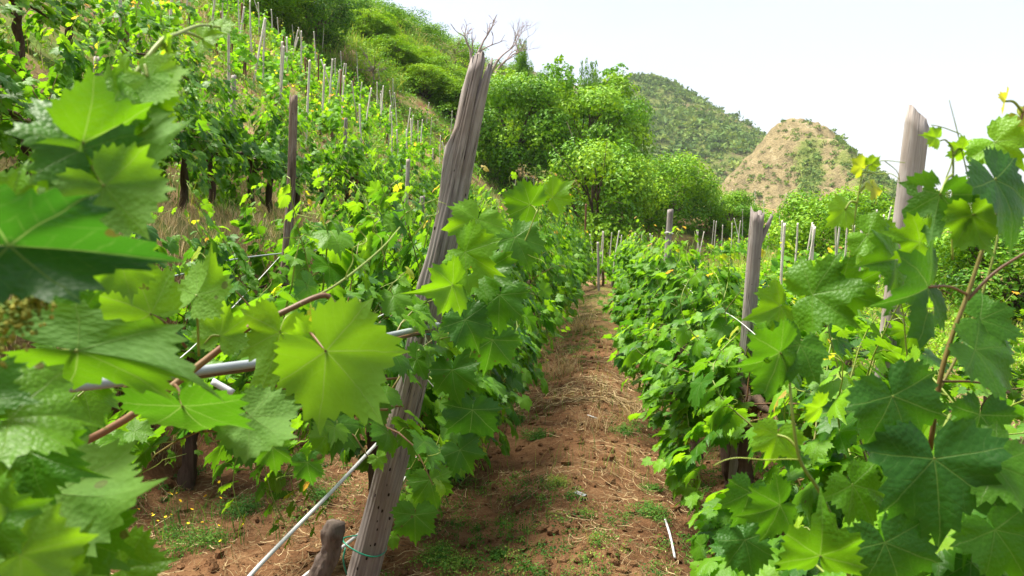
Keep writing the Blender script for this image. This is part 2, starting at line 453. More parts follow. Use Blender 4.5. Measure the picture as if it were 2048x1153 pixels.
_w = np.linalg.solve(_S, np.r_[_fp[:, 2], 0, 0, 0])
def far_z(X, Y):
    sh = X.shape; Q = np.stack([X.ravel(), Y.ravel()], -1); out = np.empty(len(Q))
    for i in range(0, len(Q), 20000):
        q = Q[i:i + 20000]
        out[i:i + 20000] = _phi(((q[:, None] - _fp[None, :, :2]) ** 2).sum(-1)) @ _w[:_n] + _w[_n] + q @ _w[_n + 1:]
    return out.reshape(sh)
def ground_z(X, Y, detail=True):
    X, Y = np.atleast_1d(np.asarray(X, float)), np.atleast_1d(np.asarray(Y, float))
    z = near_z(X, Y)
    b = smooth(33, 42, Y)
    if b.max() > 0:
        zf = far_z(np.clip(X, -60, 80), np.clip(Y, 20, 118))
        z = z * (1 - b) + zf * b
    # falls away to a low plain far outside the vineyard
    o = np.maximum(smooth(115, 240, Y), np.maximum(smooth(60, 160, X), np.maximum(smooth(60, 160, -X) * 0.4, smooth(20, 120, -Y))))
    z = z * (1 - o) - 4 * o
    if detail:
        P = np.stack([X, Y], -1)
        u = X - XC(Y)
        near = 1 - smooth(20, 40, np.hypot(X, Y))
        z = z + near * (0.05 * fbm(P * 1.1, 3, 5) + 0.045 * fbm(P * 4.0, 4, 9, 0.6) + 0.02 * np.abs(fbm(P * 14, 2, 21))) + (1 - near) * 0.35 * fbm(P * 0.35, 3, 3)
        z = z + 0.10 * np.exp(-((u - 0.0) / 0.40) ** 2) - 0.05 * np.exp(-((u - 0.75) / 0.25) ** 2)
        bank = smooth(2.4, 3.2, -u)
        z = z + near * bank * 0.14 * fbm(P * 1.8, 3, 31)
    return z

def axis(parts):
    out = []
    for a, b, st in parts: out.append(np.arange(a, b - 1e-6, st))
    return np.concatenate(out + [[parts[-1][1]]])
gx = axis([(-1600, -400, 120), (-400, -70, 22), (-70, -14, 1.4), (-14, -5, 0.2), (-5, 2.4, 0.045), (2.4, 8, 0.2), (8, 60, 1.2), (60, 200, 10), (200, 1600, 100)])
gy = axis([(-400, -20, 30), (-20, 1.5, 1.0), (1.5, 9.5, 0.05), (9.5, 20, 0.12), (20, 45, 0.4), (45, 125, 1.3), (125, 400, 14), (400, 2600, 110)])
GX, GY = np.meshgrid(gx, gy, indexing='xy')
GZ = ground_z(GX, GY)
mb = MB()
ny, nx = GX.shape
ii = (np.arange(ny - 1)[:, None] * nx + np.arange(nx - 1)[None]).ravel()
GF = np.concatenate([np.stack([ii, ii + 1, ii + nx + 1], -1), np.stack([ii, ii + nx + 1, ii + nx], -1)])
mb.add(np.stack([GX, GY, GZ], -1).reshape(-1, 3), GF, None, 0.0)
terrain = mb.build("ground", [M['ground']])
GU = GX - XC(GY)
gn = fbm(np.stack([GX, GY], -1) * 0.7, 3, 77)
gr = np.clip(smooth(2.9, 3.6, -GU + gn * 0.5) + smooth(1.5, 2.6, GU + gn * 0.4) * 0.9 + smooth(9, 20, GY + gn * 5) * 0.55 * (np.abs(GU) < 1.6), 0, 1)
ga = terrain.data.attributes.new("grass", 'FLOAT', 'POINT'); ga.data.foreach_set("value", gr.astype(np.float32).ravel())
tag(terrain, "reddish brown soil of the vineyard path rising to dry grass terraces", None, None, 'structure')

# ------------------------------------------------------------------ mountains
def mountain(name, label, sil, Yr, Yf, px0, px1, n, m, mat, vegf, gully, p=1.05, seed=1):
    px = np.linspace(px0, px1, n)
    sy = np.interp(px, [s[0] for s in sil], [s[1] for s in sil])
    sy = sy + 3.2 * fbm(np.c_[px * 0.045, px * 0], 4, seed + 60, 0.6)
    top = np.array([at(a, b, Yr) for a, b in zip(px, sy)])
    v = np.concatenate([np.linspace(-0.5, 0, 14, endpoint=False), np.linspace(0, 1, m)])
    VV, XX = np.meshgrid(v, top[:, 0], indexing='ij')
    Zr = np.broadcast_to(top[:, 2], VV.shape)
    Y = Yr - (Yr - Yf) * VV
    prof_ = np.where(VV > 0, (1 - np.abs(VV)) ** p, (1 - np.abs(VV) * 0.8))
    Z = -6 + (Zr + 6) * prof_
    w = smooth(0.0, 0.25, VV) * (1 - smooth(0.85, 1, VV))
    P = np.stack([XX, Y], -1)
    rid = np.abs(fbm(np.stack([XX * gully[0], Y * gully[0] * 0.35], -1), 4, seed))
    Z = Z - w * gully[1] * (0.55 - rid) * 1.2
    Z = Z + gully[2] * fbm(P * gully[0] * 5, 4, seed + 3)
    nn, mm = XX.shape
    ii = (np.arange(nn - 1)[:, None] * mm + np.arange(mm - 1)[None]).ravel()
    F = np.concatenate([np.stack([ii, ii + mm, ii + mm + 1], -1), np.stack([ii, ii + mm + 1, ii + 1], -1)])
    VP = np.stack([XX, Y, Z], -1)
    veg = vegf(XX, Y, VV, np.broadcast_to(px, VV.shape))
    b = MB(); b.add(VP.reshape(-1, 3), F, None, veg.ravel())
    o = b.build(name, [mat]); tag(o, label, None, None, 'structure')
    return VP, veg, VV

sil1 = [(700, 330), (900, 190), (1060, 142), (1100, 158), (1150, 172), (1200, 165), (1240, 163), (1262, 153), (1285, 150), (1318, 153), (1340, 166), (1372, 182), (1420, 213), (1470, 240), (1520, 266), (1560, 285), (1660, 340), (1800, 410), (2000, 478), (2300, 490)]
def veg1(X, Y, V, px): return np.clip(0.80 + 0.7 * fbm(np.stack([X, Y], -1) * 0.02, 3, 4), 0, 1)
m1 = mountain("mountain", "green scrub covered mountain with a pointed summit behind the vineyard", sil1, 560, 260, 700, 2300, 260, 90, M['mount'], veg1, (0.012, 18, 3.0), 1.0, 3)
sil2 = [(1150, 470), (1380, 430), (1430, 392), (1460, 356), (1500, 312), (1528, 281), (1543, 262), (1556, 250), (1572, 248), (1588, 249), (1606, 242), (1632, 243), (1650, 255), (1664, 272), (1690, 292), (1712, 318), (1738, 340), (1770, 374), (1800, 402), (1850, 440), (1930, 480), (2300, 496)]
def veg2(X, Y, V, px):
    px = 1024 + (px - 1024) * 300.0 / Y
    g = np.exp(-((px - 1598 - 25 * np.sin(V * 5)) / 26.0) ** 2) * smooth(0.08, 0.2, V)
    right = smooth(1610, 1740, px - V * 60) * 0.85
    return np.clip(0.12 + 0.8 * g + right + 0.32 * fbm(np.stack([X, Y], -1) * 0.05, 3, 8), 0, 1)
m2 = mountain("rocky_hill", "steep tan rocky hill with a dark green gully down its face", sil2, 300, 170, 1150, 2300, 300, 100, M['knoll'], veg2, (0.035, 14, 3.0), 0.95, 7)

def tuft_cloud(pts, size, nf, tint, jit=0.5, flat=0.8):
    """many small leaf-clump faces round each point (one mass nobody could count)"""
    n = len(pts)
    d = norm(rng.normal(size=(n, nf, 3))); d[..., 2] = np.abs(d[..., 2]) * flat
    c = pts[:, None] + d * size[:, None, None] * rng.uniform(0.35, 1, (n, nf, 1))
    a = norm(rng.normal(size=(n, nf, 3)) + d * 0.6); b = norm(np.cross(a, d + rng.normal(size=(n, nf, 3)) * 0.5))
    s = size[:, None, None] * rng.uniform(0.28, 0.5, (n, nf, 1))
    V = np.stack([c - a * s, c + a * s * 0.8 + b * s * 0.4, c + b * s - d * s * 0.2], 2).reshape(-1, 3)
    F = np.arange(len(V)).reshape(-1, 3)
    t = np.repeat(np.clip(tint[:, None] + rng.normal(0, 0.16, (n, nf)), 0, 1).ravel(), 3)
    return V, F, t

def scatter_on(VP, veg, VV, n, smin, smax, vmax, name, label, thr=0.4):
    H, Wd = veg.shape
    b = MB()
    pr = np.clip(veg - thr, 0.11, 1) * (VV >= -0.02) * (VV < vmax)
    pr = pr[:-1, :-1] * np.linalg.norm(np.cross(VP[1:, :-1] - VP[:-1, :-1], VP[:-1, 1:] - VP[:-1, :-1]), axis=-1)
    idx = rng.choice(pr.size, n, p=(pr / pr.sum()).ravel())
    i, j = idx // pr.shape[1], idx % pr.shape[1]
    f, g = rng.random((n, 1)), rng.random((n, 1))
    pts = VP[i, j] * (1 - f) * (1 - g) + VP[i + 1, j] * f * (1 - g) + VP[i, j + 1] * (1 - f) * g + VP[i + 1, j + 1] * f * g
    sz = rng.uniform(smin, smax, n) * (0.6 + rng.random(n) ** 3 * 1.2)
    big = 0.45 + 0.25 * vnoise(pts[:, :2] * 0.03, 5)
    V, F, t = tuft_cloud(pts, sz, 22, np.clip(big + rng.normal(0, 0.12, n), 0, 1))
    b.add(V, F, None, t)
    tag(b.build(name, [M['scrub']], None, False), label, None, None, 'stuff')
scatter_on(*m1, 15000, 1.4, 3.8, 0.75, "scrub", "dense green scrub and low trees covering the far mountain")
scatter_on(*m2, 11000, 0.7, 1.7, 0.8, "scrub", "dark scrub filling the gully and right flank of the rocky hill", 0.3)
# ------------------------------------------------------------------ vine leaves
def leaf_outline(nteeth, per, seed=0):
    """half-angles and radii of a five-lobed, sharply toothed grape leaf about its stalk joint; 0 = towards the tip"""
    kx = np.array([0, 0.20, 0.42, 0.65, 0.84, 1.05, 1.32, 1.55, 1.72, 2.0, 2.35, 2.7, 2.95, np.pi])
    ky = np.array([1.02, 0.88, 0.75, 0.86, 0.94, 0.84, 0.70, 0.77, 0.81, 0.72, 0.62, 0.52, 0.32, 0.06])
    g = np.random.default_rng(seed + 70)
    ky = ky * (1 + g.normal(0, 0.035, len(ky))); ky[[2, 6]] *= g.uniform(0.84, 1.06); ky[4:8] *= g.uniform(0.92, 1.06)
    def half():
        if nteeth == 0:
            a = np.linspace(0, np.pi, per + 1)[:-1]; return a, np.interp(a, kx, ky)
        e = np.linspace(0, 2.92, nteeth + 1) + np.r_[0, g.normal(0, 0.02, nteeth - 1), 0]      # tooth tips
        A, Rr = [], []
        for q in range(nteeth):
            t0, t1 = e[q], e[q + 1]; big = min(abs(t0), abs(t0 - 0.84), abs(t0 - 1.72)) < 0.12
            v = t0 + (t1 - t0) * 0.55
            rt = np.interp(t0, kx, ky) * (1.10 if big else 1.05 + g.normal(0, 0.015)); rv = np.interp(v, kx, ky) * 0.915
            r2 = np.interp(t1, kx, ky) * 1.05
            A += [t0, v] if per == 2 else [t0, t0 + (v - t0) * 0.45, v, v + (t1 - v) * 0.55]
            Rr += [rt, rv] if per == 2 else [rt, rt * 0.42 + rv * 0.58, rv, rv * 0.40 + r2 * 0.60]
        return np.array(A + [3.0]), np.array(Rr + [0.22])
    a1, r1 = half(); a2, r2 = half()
    r2 = r2 * (1 + 0.06 * np.sin(a2 * 2 + seed))
    th = np.concatenate([-a2[:0:-1], a1]); r = np.concatenate([r2[:0:-1], r1])
    return th, r

def leaf_template(nteeth=14, per=4, rings=(0.25, 0.5, 0.75, 1.0), seed=0, fold=0.25, droop=0.25, wave=0.06, curl=0.0):
    th, r1 = leaf_outline(nteeth, per, seed)
    nth = len(th)
    soft = np.convolve(np.r_[r1[-4:], r1, r1[:4]], np.ones(9) / 9, 'valid') if nteeth else r1
    P, rr = [np.zeros((1, 2))], [np.zeros(1)]
    for f in rings:
        q = (soft * (1 - smooth(0.6, 1, f)) + r1 * smooth(0.6, 1, f)) * f
        P.append(np.stack([np.sin(th) * q, np.cos(th) * q], -1)); rr.append(q)
    P, rr = np.concatenate(P), np.concatenate(rr)
    x, y = P[:, 0], P[:, 1]
    ang = np.arctan2(x, y)
    z = fold * np.abs(x) * 0.8 - droop * rr ** 2 * 0.8 + wave * np.sin(ang * 5 + seed * 2.1) * rr ** 1.5 + 0.5 * wave * np.sin(ang * 11 + seed) * rr ** 3 - curl * np.clip(y - 0.2, 0, 2) ** 2 + curl * 0.6 * np.clip(np.abs(x) - 0.45, 0, 1) ** 2
    z = z + wave * 0.35 * np.sin(x * 9 + seed) * np.cos(y * 8 + seed * 2) * rr
    V = np.stack([x, y, z], -1)
    j = np.arange(nth - 1); k = j + 1            # open at the stalk notch
    F = [np.stack([np.zeros(nth - 1, int), 1 + k, 1 + j], -1)]
    for q in range(len(rings) - 1):
        a0, b0 = 1 + q * nth, 1 + (q + 1) * nth
        F += [np.stack([a0 + j, a0 + k, b0 + k], -1), np.stack([a0 + j, b0 + k, b0 + j], -1)]
    F = np.concatenate(F)
    nz_ = np.cross(V[F[:, 1]] - V[F[:, 0]], V[F[:, 2]] - V[F[:, 0]])[:, 2]
    F = np.where((nz_ < 0)[:, None], F[:, ::-1], F)
    return V, F, P

def frames(tip, nrm):
    y = norm(tip); z = norm(nrm - (nrm * y).sum(-1, keepdims=True) * y); x = np.cross(y, z)
    return np.stack([x, y, z], -1)          # columns

def put_leaves(b, tmpls, pos, tip, nrm, size, tint, mi=0):
    pos, size, tint = np.asarray(pos), np.asarray(size), np.asarray(tint)
    Rm = frames(np.asarray(tip), np.asarray(nrm))
    which = rng.integers(0, len(tmpls), len(pos))
    for q, (V, F, U) in enumerate(tmpls):
        s = which == q
        if not s.any(): continue
        k = s.sum()
        W_ = np.einsum('nij,vj->nvi', Rm[s], V) * size[s][:, None, None] + pos[s][:, None]
        Fk = (F[None] + (np.arange(k) * len(V))[:, None, None]).reshape(-1, 3)
        b.add(W_.reshape(-1, 3), Fk, np.tile(U, (k, 1)), np.repeat(tint[s], len(V)), mi)

def tmpl_set(n, nt, per, rings):
    return [leaf_template(nt, per, rings, q, rng.uniform(0.05, 0.4), rng.uniform(0.05, 0.5), rng.uniform(0.04, 0.09), rng.uniform(0, 0.35)) for q in range(n)]
T_NEAR = tmpl_set(7, 12, 4, (0.3, 0.65, 1.0))
T_MID = tmpl_set(6, 10, 2, (0.5, 1.0))
T_LOW = tmpl_set(4, 0, 8, (1.0,))
T_FAR = tmpl_set(3, 0, 4, (1.0,))

# ------------------------------------------------------------------ a trellised vine
def grow_vine(L=0.95, zc=0.75, nshoot=13, slen=(0.6, 1.1), step=0.065, leaf=0.088, side=0.16, droop=0.10, down=0.35, tm=T_MID, tendrils=10,
              petiole=True, seed=0, lat=0.35, up_tips=0.25, lo=0.25):
    g = np.random.default_rng(seed)
    cane, fol = MB(), MB()
    pos, tip, nrm, siz, tin = [], [], [], [], []
    for i in range(nshoot):
        x0 = (i + 0.5) / nshoot * L - L / 2 + g.normal(0, 0.03)
        p = np.array([x0, g.normal(0, 0.03), zc + g.uniform(-0.05, 0.12)])
        hang = g.random() < down
        sg = 1 if g.random() < 0.5 else -1
        d = norm(np.array([g.normal(0, 0.35), sg * g.uniform(0.1, 0.5) if not hang else sg * g.uniform(0.7, 1.2), 1.0 if not hang else g.uniform(-0.1, 0.5)]))
        ln = g.uniform(*slen); n = int(ln / step); path = [p.copy()]
        strong = g.random() < up_tips
        for q in range(n):
            f = q / max(1, n - 1)
            out = abs(p[1])
            d = norm(d + g.normal(0, 0.09, 3) + np.array([0, -np.sign(p[1]) * 0.16 * max(0, out - side) / 0.1, -(droop * (0.2 if strong else 1) + (0.16 if hang else 0)) * (0.3 + f)]))
            p = p + d * step
            if p[2] < lo: break
            path.append(p.copy())
            s2 = 1 if (q % 2) else -1
            o = np.array([g.normal(0, 0.5), np.sign(p[1] + sg * 0.03) * g.uniform(0.4, 1.1), g.uniform(-0.1, 0.6)])
            pd = norm(o + s2 * np.array([0.7, 0.15, 0.0])); plen = g.uniform(0.04, 0.10) * (1 - 0.6 * f)
            base = p + pd * plen
            age = f + g.normal(0, 0.08)
            sz = leaf * g.uniform(0.75, 1.2) * (1 - 0.62 * smooth(0.55, 1.0, f))
            nn = norm(np.array([g.normal(0, 0.35), np.sign(p[1] + sg * 0.03) * g.uniform(0.25, 1.0), g.uniform(0.25, 1.0)]))
            tt = norm(pd * 0.7 + np.array([g.normal(0, 0.3), 0, -g.uniform(0.25, 1.0)]))
            pos.append(base); tip.append(tt); nrm.append(nn); siz.append(sz)
            tin.append(np.clip(0.08 + 0.42 * g.random() + 0.5 * smooth(0.62, 1.05, age) + (0.16 if g.random() < 0.12 else 0), 0, 1))
            if petiole:
                V, F, U = tube([p, (p + base) / 2 + np.array([0, 0, 0.008]), base], [0.0018, 0.0014, 0.0014], 3, False); cane.add(V, F, U, 0.7)
            if g.random() < lat and f < 0.7:                  # side shoot with a few small leaves
                lp, ld = p.copy(), norm(pd + np.array([0, 0, 0.2]))
                for w in range(g.integers(2, 5)):
                    ld = norm(ld + g.normal(0, 0.2, 3) + np.array([0, 0, -0.12])); lp = lp + ld * 0.045
                    pos.append(lp + ld * 0.02); tip.append(norm(ld + np.array([0, 0, -0.5]))); siz.append(leaf * g.uniform(0.4, 0.75))
                    nrm.append(norm(np.array([g.normal(0, 0.4), np.sign(lp[1]) * 0.6, g.uniform(0.3, 1)]))); tin.append(np.clip(0.35 + 0.35 * g.random(), 0, 1))
        if len(path) > 2:
            m = len(path)
            V, F, U = tube(path, np.linspace(0.0045, 0.0015, m), 5); cane.add(V, F, U, np.clip(0.25 + g.random() * 0.3 + U[:, 1] * 0.5, 0, 1))
            for q in range(tendrils // nshoot + (g.random() < (tendrils % nshoot) / nshoot)):
                a = path[g.integers(m // 2, m)]; dd = norm(g.normal(size=3) + np.array([0, 0, 0.2])); pts = []
                rr = g.uniform(0.008, 0.02); w0 = g.uniform(0, 6)
                for w in np.linspace(0, 1, 12):
                    pts.append(a + dd * 0.14 * w + np.array([math.cos(w0 + w * 9), math.sin(w0 + w * 9), -w]) * rr * w * 1.6)
                V, F, U = tube(pts, np.linspace(0.0014, 0.0008, 12), 3, False); cane.add(V, F, U, 0.85)
    put_leaves(fol, tm, pos, tip, nrm, siz, tin)
    return cane, fol, len(pos)

def grow_trunk(zc=0.75, L=0.9, seed=0, r=0.038, sides=12):
    g = np.random.default_rng(seed + 500); b = MB()
    pts = [np.array([0, 0, -0.12])]; lean = g.normal(0, 0.06, 2)
    for q in range(1, 8): pts.append(np.array([lean[0] * q / 4 + g.normal(0, 0.014), lean[1] * q / 5 + g.normal(0, 0.014), -0.12 + (zc + 0.14) * q / 7]))
    P = spline(pts, 42); n = len(P)
    rad = r * (1.25 - 0.35 * np.linspace(0, 1, n)) * (1 + 0.16 * fbm(np.c_[np.arange(n) * 0.35, np.zeros(n) + seed], 2))
    V, F, U = tube(P, rad, sides)
    c = np.repeat(P, sides, 0); V[:n * sides] = c + (V[:n * sides] - c) * (1 + 0.34 * fbm(np.c_[V[:n * sides, :2] * 45, V[:n * sides, 2:] * 7], 3, seed))[:, None]
    b.add(V, F, U)
    for s in (-1, 1):
        e = P[-1]
        A = spline([e - [0, 0, 0.05], e + [s * 0.12, 0, 0.03], e + [s * L * 0.3, g.normal(0, 0.02), 0.02], e + [s * L * 0.5, g.normal(0, 0.02), g.normal(0, 0.03)]], 16)
        V, F, U = tube(A, np.linspace(r * 0.75, r * 0.3, len(A)) * (1 + 0.2 * g.normal(size=len(A))), 8); b.add(V, F, U)
    return b

# ------------------------------------------------------------------ posts and stakes
def post_mesh(name, h, r0, r1, seed, mat, ragged=0.05, sides=18, prongs=None, knot=None, slant=0.0, flat=1.0, twig=False, bend=0.0, cracks=()):
    n = 46; b = MB()
    t = np.linspace(0, 1, n); z = -0.35 + (h + 0.35) * t
    a = np.linspace(0, 2 * np.pi, sides, endpoint=False)
    A, Tt = np.meshgrid(a, t)
    topz = np.zeros(sides)
    topz += ragged * fbm(np.c_[np.cos(a) * 2.2, np.sin(a) * 2.2, np.zeros(sides)], 3, seed + 1)
    topz += slant * np.cos(a)
    if prongs:
        for (pa, pw, ph) in prongs: topz += ph * np.exp(-(((a - pa + np.pi) % (2 * np.pi) - np.pi) / pw) ** 2)
    topz -= topz.max()
    Z = np.broadcast_to(z[:, None], A.shape) + topz[None] * smooth(0.72, 1, Tt)
    r = (r0 + (r1 - r0) * Tt)
    X, Yy = np.cos(A), np.sin(A) * flat
    nse = fbm(np.stack([X * 2.6, Yy * 2.6, Z * 1.1 + seed * 9], -1), 4, seed)
    grv = np.abs(fbm(np.stack([X * 4.5, Yy * 4.5, Z * 0.35 + seed * 3], -1), 2, seed + 5))
    rr = r * (1 + 0.20 * nse - 0.10 * np.exp(-(grv / 0.05) ** 2))
    for (ca, z0, z1, dep, cw) in cracks:
        dA = (A - ca - 0.12 * np.sin(Z * 5) + np.pi) % (2 * np.pi) - np.pi
        rr = rr - dep * np.exp(-(dA / cw) ** 2) * smooth(z0, z0 + 0.25, Z) * (1 - smooth(z1, z1 + 0.2, Z))
    if knot:
        for (ka, kz, kh, kw) in knot:
            dA = (A - ka + np.pi) % (2 * np.pi) - np.pi
            up = np.where(Z > kz, 0.035, 0.14)
            rr = rr + kh * np.exp(-(dA / kw) ** 2) * np.exp(-((Z - kz) / up) ** 2)
    bx = bend * np.sin(Tt * np.pi)
    V = np.stack([X * rr + bx, Yy * rr, Z], -1).reshape(-1, 3)
    i = np.arange(n - 1)[:, None] * sides; j = np.arange(sides)[None]; k = (j + 1) % sides
    F = np.concatenate([np.stack([i + j, i + k, i + sides + k], -1).reshape(-1, 3), np.stack([i + j, i + sides + k, i + sides + j], -1).reshape(-1, 3)])
    cz = Z[-1].min() - 0.02
    V = np.concatenate([V, [[bx[-1, 0], 0, cz]]]); jj = np.arange(sides) + (n - 1) * sides; kk = (np.arange(sides) + 1) % sides + (n - 1) * sides
    F = np.concatenate([F, np.stack([jj, kk, np.full(sides, n * sides)], -1)])
    b.add(V, F)
    if twig:
        P = spline([[r1 * 0.4, 0, h - 0.22], [r1 * 1.5, 0, h - 0.13], [r1 * 2.3, 0, h - 0.05]], 8)
        Vt, Ft, Ut = tube(P, np.linspace(r1 * 0.55, r1 * 0.22, len(P)), 8); b.add(Vt, Ft)
    return b.mesh(name, [mat])

def place_post(name, label, cat, base, topv, me, group=None, spin=0.0):
    o = link(name, me)
    o.location = [float(v) for v in base]
    d = Vector([float(v) for v in (np.asarray(topv) - np.asarray(base))]).normalized()
    q = Vector((0, 0, 1)).rotation_difference(d) @ Quaternion((0, 0, 1), spin)
    o.rotation_mode = 'QUATERNION'; o.rotation_quaternion = q
    return tag(o, label, cat, group)

# ------------------------------------------------------------------ trees and shrubs
def leaf_cards(b, c, out, size, tint, mi=0):
    """small pointed folded leaves, four faces each"""
    n = len(c)
    nrm_ = norm(out * 1.1 + rng.normal(size=(n, 3)) * 0.42 + np.array([0, 0, 0.35]))
    tip = norm(np.cross(nrm_, rng.normal(size=(n, 3))) + np.array([0, 0, -0.25]))
    Rm = frames(tip, nrm_)
    T = np.array([[0, 0, 0], [0.30, 0.45, 0.10], [0, 1, -0.06], [-0.30, 0.45, 0.10], [0, 0.5, 0.0]])
    Ft = np.array([[0, 1, 4], [1, 2, 4], [2, 3, 4], [3, 0, 4]])
    V = np.einsum('nij,vj->nvi', Rm, T) * size[:, None, None] + c[:, None]
    F = (Ft[None] + (np.arange(n) * 5)[:, None, None]).reshape(-1, 3)
    b.add(V.reshape(-1, 3), F, None, np.repeat(tint, 5), mi)

def crown_mesh(name, nl, nleaf, leaf, seed, shape=(1, 1, 1), lumps=0.42, bottom=-0.55, mat=None, light=0.5, spires=0):
    """crown inside a unit ball: overlapping clumps with gaps; returns mesh and clump centres"""
    g = np.random.default_rng(seed); b = MB()
    C = norm(g.normal(size=(nl, 3))) * (g.uniform(0.45, 1.0, (nl, 1)) ** 0.6) * 0.68
    C[:, 2] = np.where(C[:, 2] < bottom, bottom + g.random(nl) * 0.3, C[:, 2])
    C = C * np.array(shape); rad = g.uniform(0.6, 1.15, nl) * lumps
    if spires:
        for q in range(spires):
            an = g.uniform(0, 6.28); base = np.array([math.cos(an) * 0.4, math.sin(an) * 0.4, 0.55])
            C = np.concatenate([C, [base + [0, 0, 0.2], base + [0.02, 0, 0.42], base + [0.03, 0, 0.6]]]); rad = np.concatenate([rad, [0.2, 0.13, 0.07]])
    w = rad ** 2 / (rad ** 2).sum(); per = g.multinomial(nleaf, w)
    P, O, Tn = [], [], []
    for c, r, k in zip(C, rad, per):
        d = norm(g.normal(size=(k, 3))); rr = r * (1 - 0.5 * g.random((k, 1)) ** 2.0)
        dens = vnoise(d * 3.2 + c * 7, seed); keep = dens > -0.42
        p = c + d * rr * np.array([1, 1, 0.85]); P.append(p[keep]); O.append(norm(d + norm(p) * 0.5)[keep])
        Tn.append(np.clip(light + g.normal(0, 0.20) + g.normal(0, 0.12, k), 0, 1)[keep])
    P, O, Tn = np.concatenate(P), np.concatenate(O), np.concatenate(Tn)
    m_ = np.percentile(np.abs(P), 98.5, axis=0); P = P / m_; C = C / m_
    leaf_cards(b, P, O, leaf * g.uniform(0.7, 1.3, len(P)), Tn)
    return b.mesh(name, [mat or M['tree']], False), C

def limb_mesh(name, C, seed, r=0.05, base=-1.25, mat=None):
    g = np.random.default_rng(seed); b = MB()
    fork = np.array([g.normal(0, 0.05), g.normal(0, 0.05), -0.55])
    tr = spline([[0, 0, base], [g.normal(0, 0.03), g.normal(0, 0.03), (base - 0.55) / 2], fork, fork + [0, 0, 0.35]], 14)
    V, F, U = tube(tr, np.linspace(r, r * 0.5, len(tr)), 9); b.add(V, F, U)
    for c in C[:14]:
        mid = (fork + c) / 2 + g.normal(0, 0.07, 3)
        A = spline([fork + [0, 0, g.uniform(-0.15, 0.25)], mid, c], 8)
        V, F, U = tube(A, np.linspace(r * 0.5, r * 0.1, len(A)), 6); b.add(V, F, U)
        for q in range(3):
            e = c + g.normal(0, 0.2, 3); A = spline([mid, (mid + e) / 2 + g.normal(0, 0.04, 3), e], 5)
            V, F, U = tube(A, np.linspace(r * 0.22, r * 0.05, len(A)), 4); b.add(V, F, U)
    return b.mesh(name, [mat or M['treebark']])

def plant(name, label, cat, base, w, h, crown, limbs, clear=0.2, rz=0.0, group=None):
    """tree: crown a unit ball scaled to w x h, standing on a trunk"""
    t = thing(name, label, cat, base, rz, group)
    c = link("crown", crown, t); c.scale = (w / 2, w / 2, h / 2 * (1 - clear / 2)); c.location = (0, 0, h * (clear / 2) + h / 2)
    if limbs is not None:
        k = link("trunk", limbs, t); k.scale = c.scale; k.location = c.location
    return t

def spray_shrub(name, seed, nsp=170, nl=40, leaf=0.045):
    """arching sprays of feathery leaflets laid over one another"""
    g = np.random.default_rng(seed); b = MB(); wood = MB()
    for i in range(nsp):
        an = g.uniform(0, 6.283); rad = 0.75 * math.sqrt(g.random()); z0 = -0.95 + 1.75 * math.sqrt(max(0, 1 - (rad / 0.78) ** 2)) * g.uniform(0.25, 1) ** 0.6
        p0 = np.array([math.cos(an) * rad * 0.6, math.sin(an) * rad * 0.6, z0 - 0.15]); o = np.array([math.cos(an + g.normal(0, 0.4)), math.sin(an + g.normal(0, 0.4)), 0])
        ln = g.uniform(0.35, 0.62)
        P = np.array([p0 + o * ln * s + np.array([0, 0, 0.30 * s - 0.62 * s * s]) for s in np.linspace(0, 1, nl)])
        sidev = norm(np.cross(o, [0, 0, 1]))
        sgn = np.where(np.arange(nl) % 2, 1, -1)[:, None]
        prof_ = (np.sin(np.linspace(0.25, 1, nl) * 3.0) * 0.16 + 0.02)[:, None]
        c = np.repeat(P, 3, 0) + np.repeat(sidev * sgn * prof_, 3, 0) * np.tile(np.array([0.25, 0.6, 1.0])[:, None], (nl, 1)) + g.normal(0, 0.012, (nl * 3, 3))
        n_ = np.tile(np.array([0, 0, 1.0]) + o * 0.35, (nl * 3, 1))
        leaf_cards(b, c, n_ * 1.6, leaf * g.uniform(0.7, 1.3, nl * 3), np.clip(0.74 + g.normal(0, 0.14) + g.normal(0, 0.1, nl * 3), 0, 1))
        if i % 3 == 0:
            V, F, U = tube(spline([[0, 0, -1.15], p0 * 0.6 + [0, 0, -0.25], p0, P[nl // 2]], 9), np.linspace(0.025, 0.006, 10)[:10], 5); wood.add(V, F, U)
    return b.mesh(name, [M['tree']], False), wood.mesh(name + "_stems", [M['treebark']])

def branch_tree(seed, depth=5, spread=0.5, r=0.045, ln=0.42, up=0.25, twig=3):
    """bare branching skeleton, base at origin, about 1 to 1.3 tall"""
    g = np.random.default_rng(seed); b = MB(); ends = []
    def grow(p, d, r_, l_, k):
        pts = [p]; q = p; dd = d
        for s in range(4):
            dd = norm(dd + g.normal(0, 0.16, 3) + np.array([0, 0, 0.03])); q = q + dd * l_ / 4; pts.append(q)
        V, F, U = tube(spline(pts, 8), np.linspace(r_, r_ * 0.62, 9), 7 if k > 2 else 4, False); b.add(V, F, U)
        ends.append((q, dd))
        if k:
            for s in range(g.integers(2, twig + 1)):
                grow(q if s < 2 else pts[2], norm(dd + g.normal(0, spread, 3) + np.array([0, 0, up])), r_ * 0.6, l_ * g.uniform(0.6, 0.88), k - 1)
    grow(np.array([0, 0, -0.05]), np.array([0, 0, 1.0]), r, ln, depth)
    return b, ends
# ------------------------------------------------------------------ posts standing among the near vines
def gz(x, y): return float(ground_z(np.array([x]), np.array([y]))[0])
def foot(px, Y, X=None):
    x = (px - 1024) / FPX * Y if X is None else X
    return np.array([x, Y, gz(x, Y)])

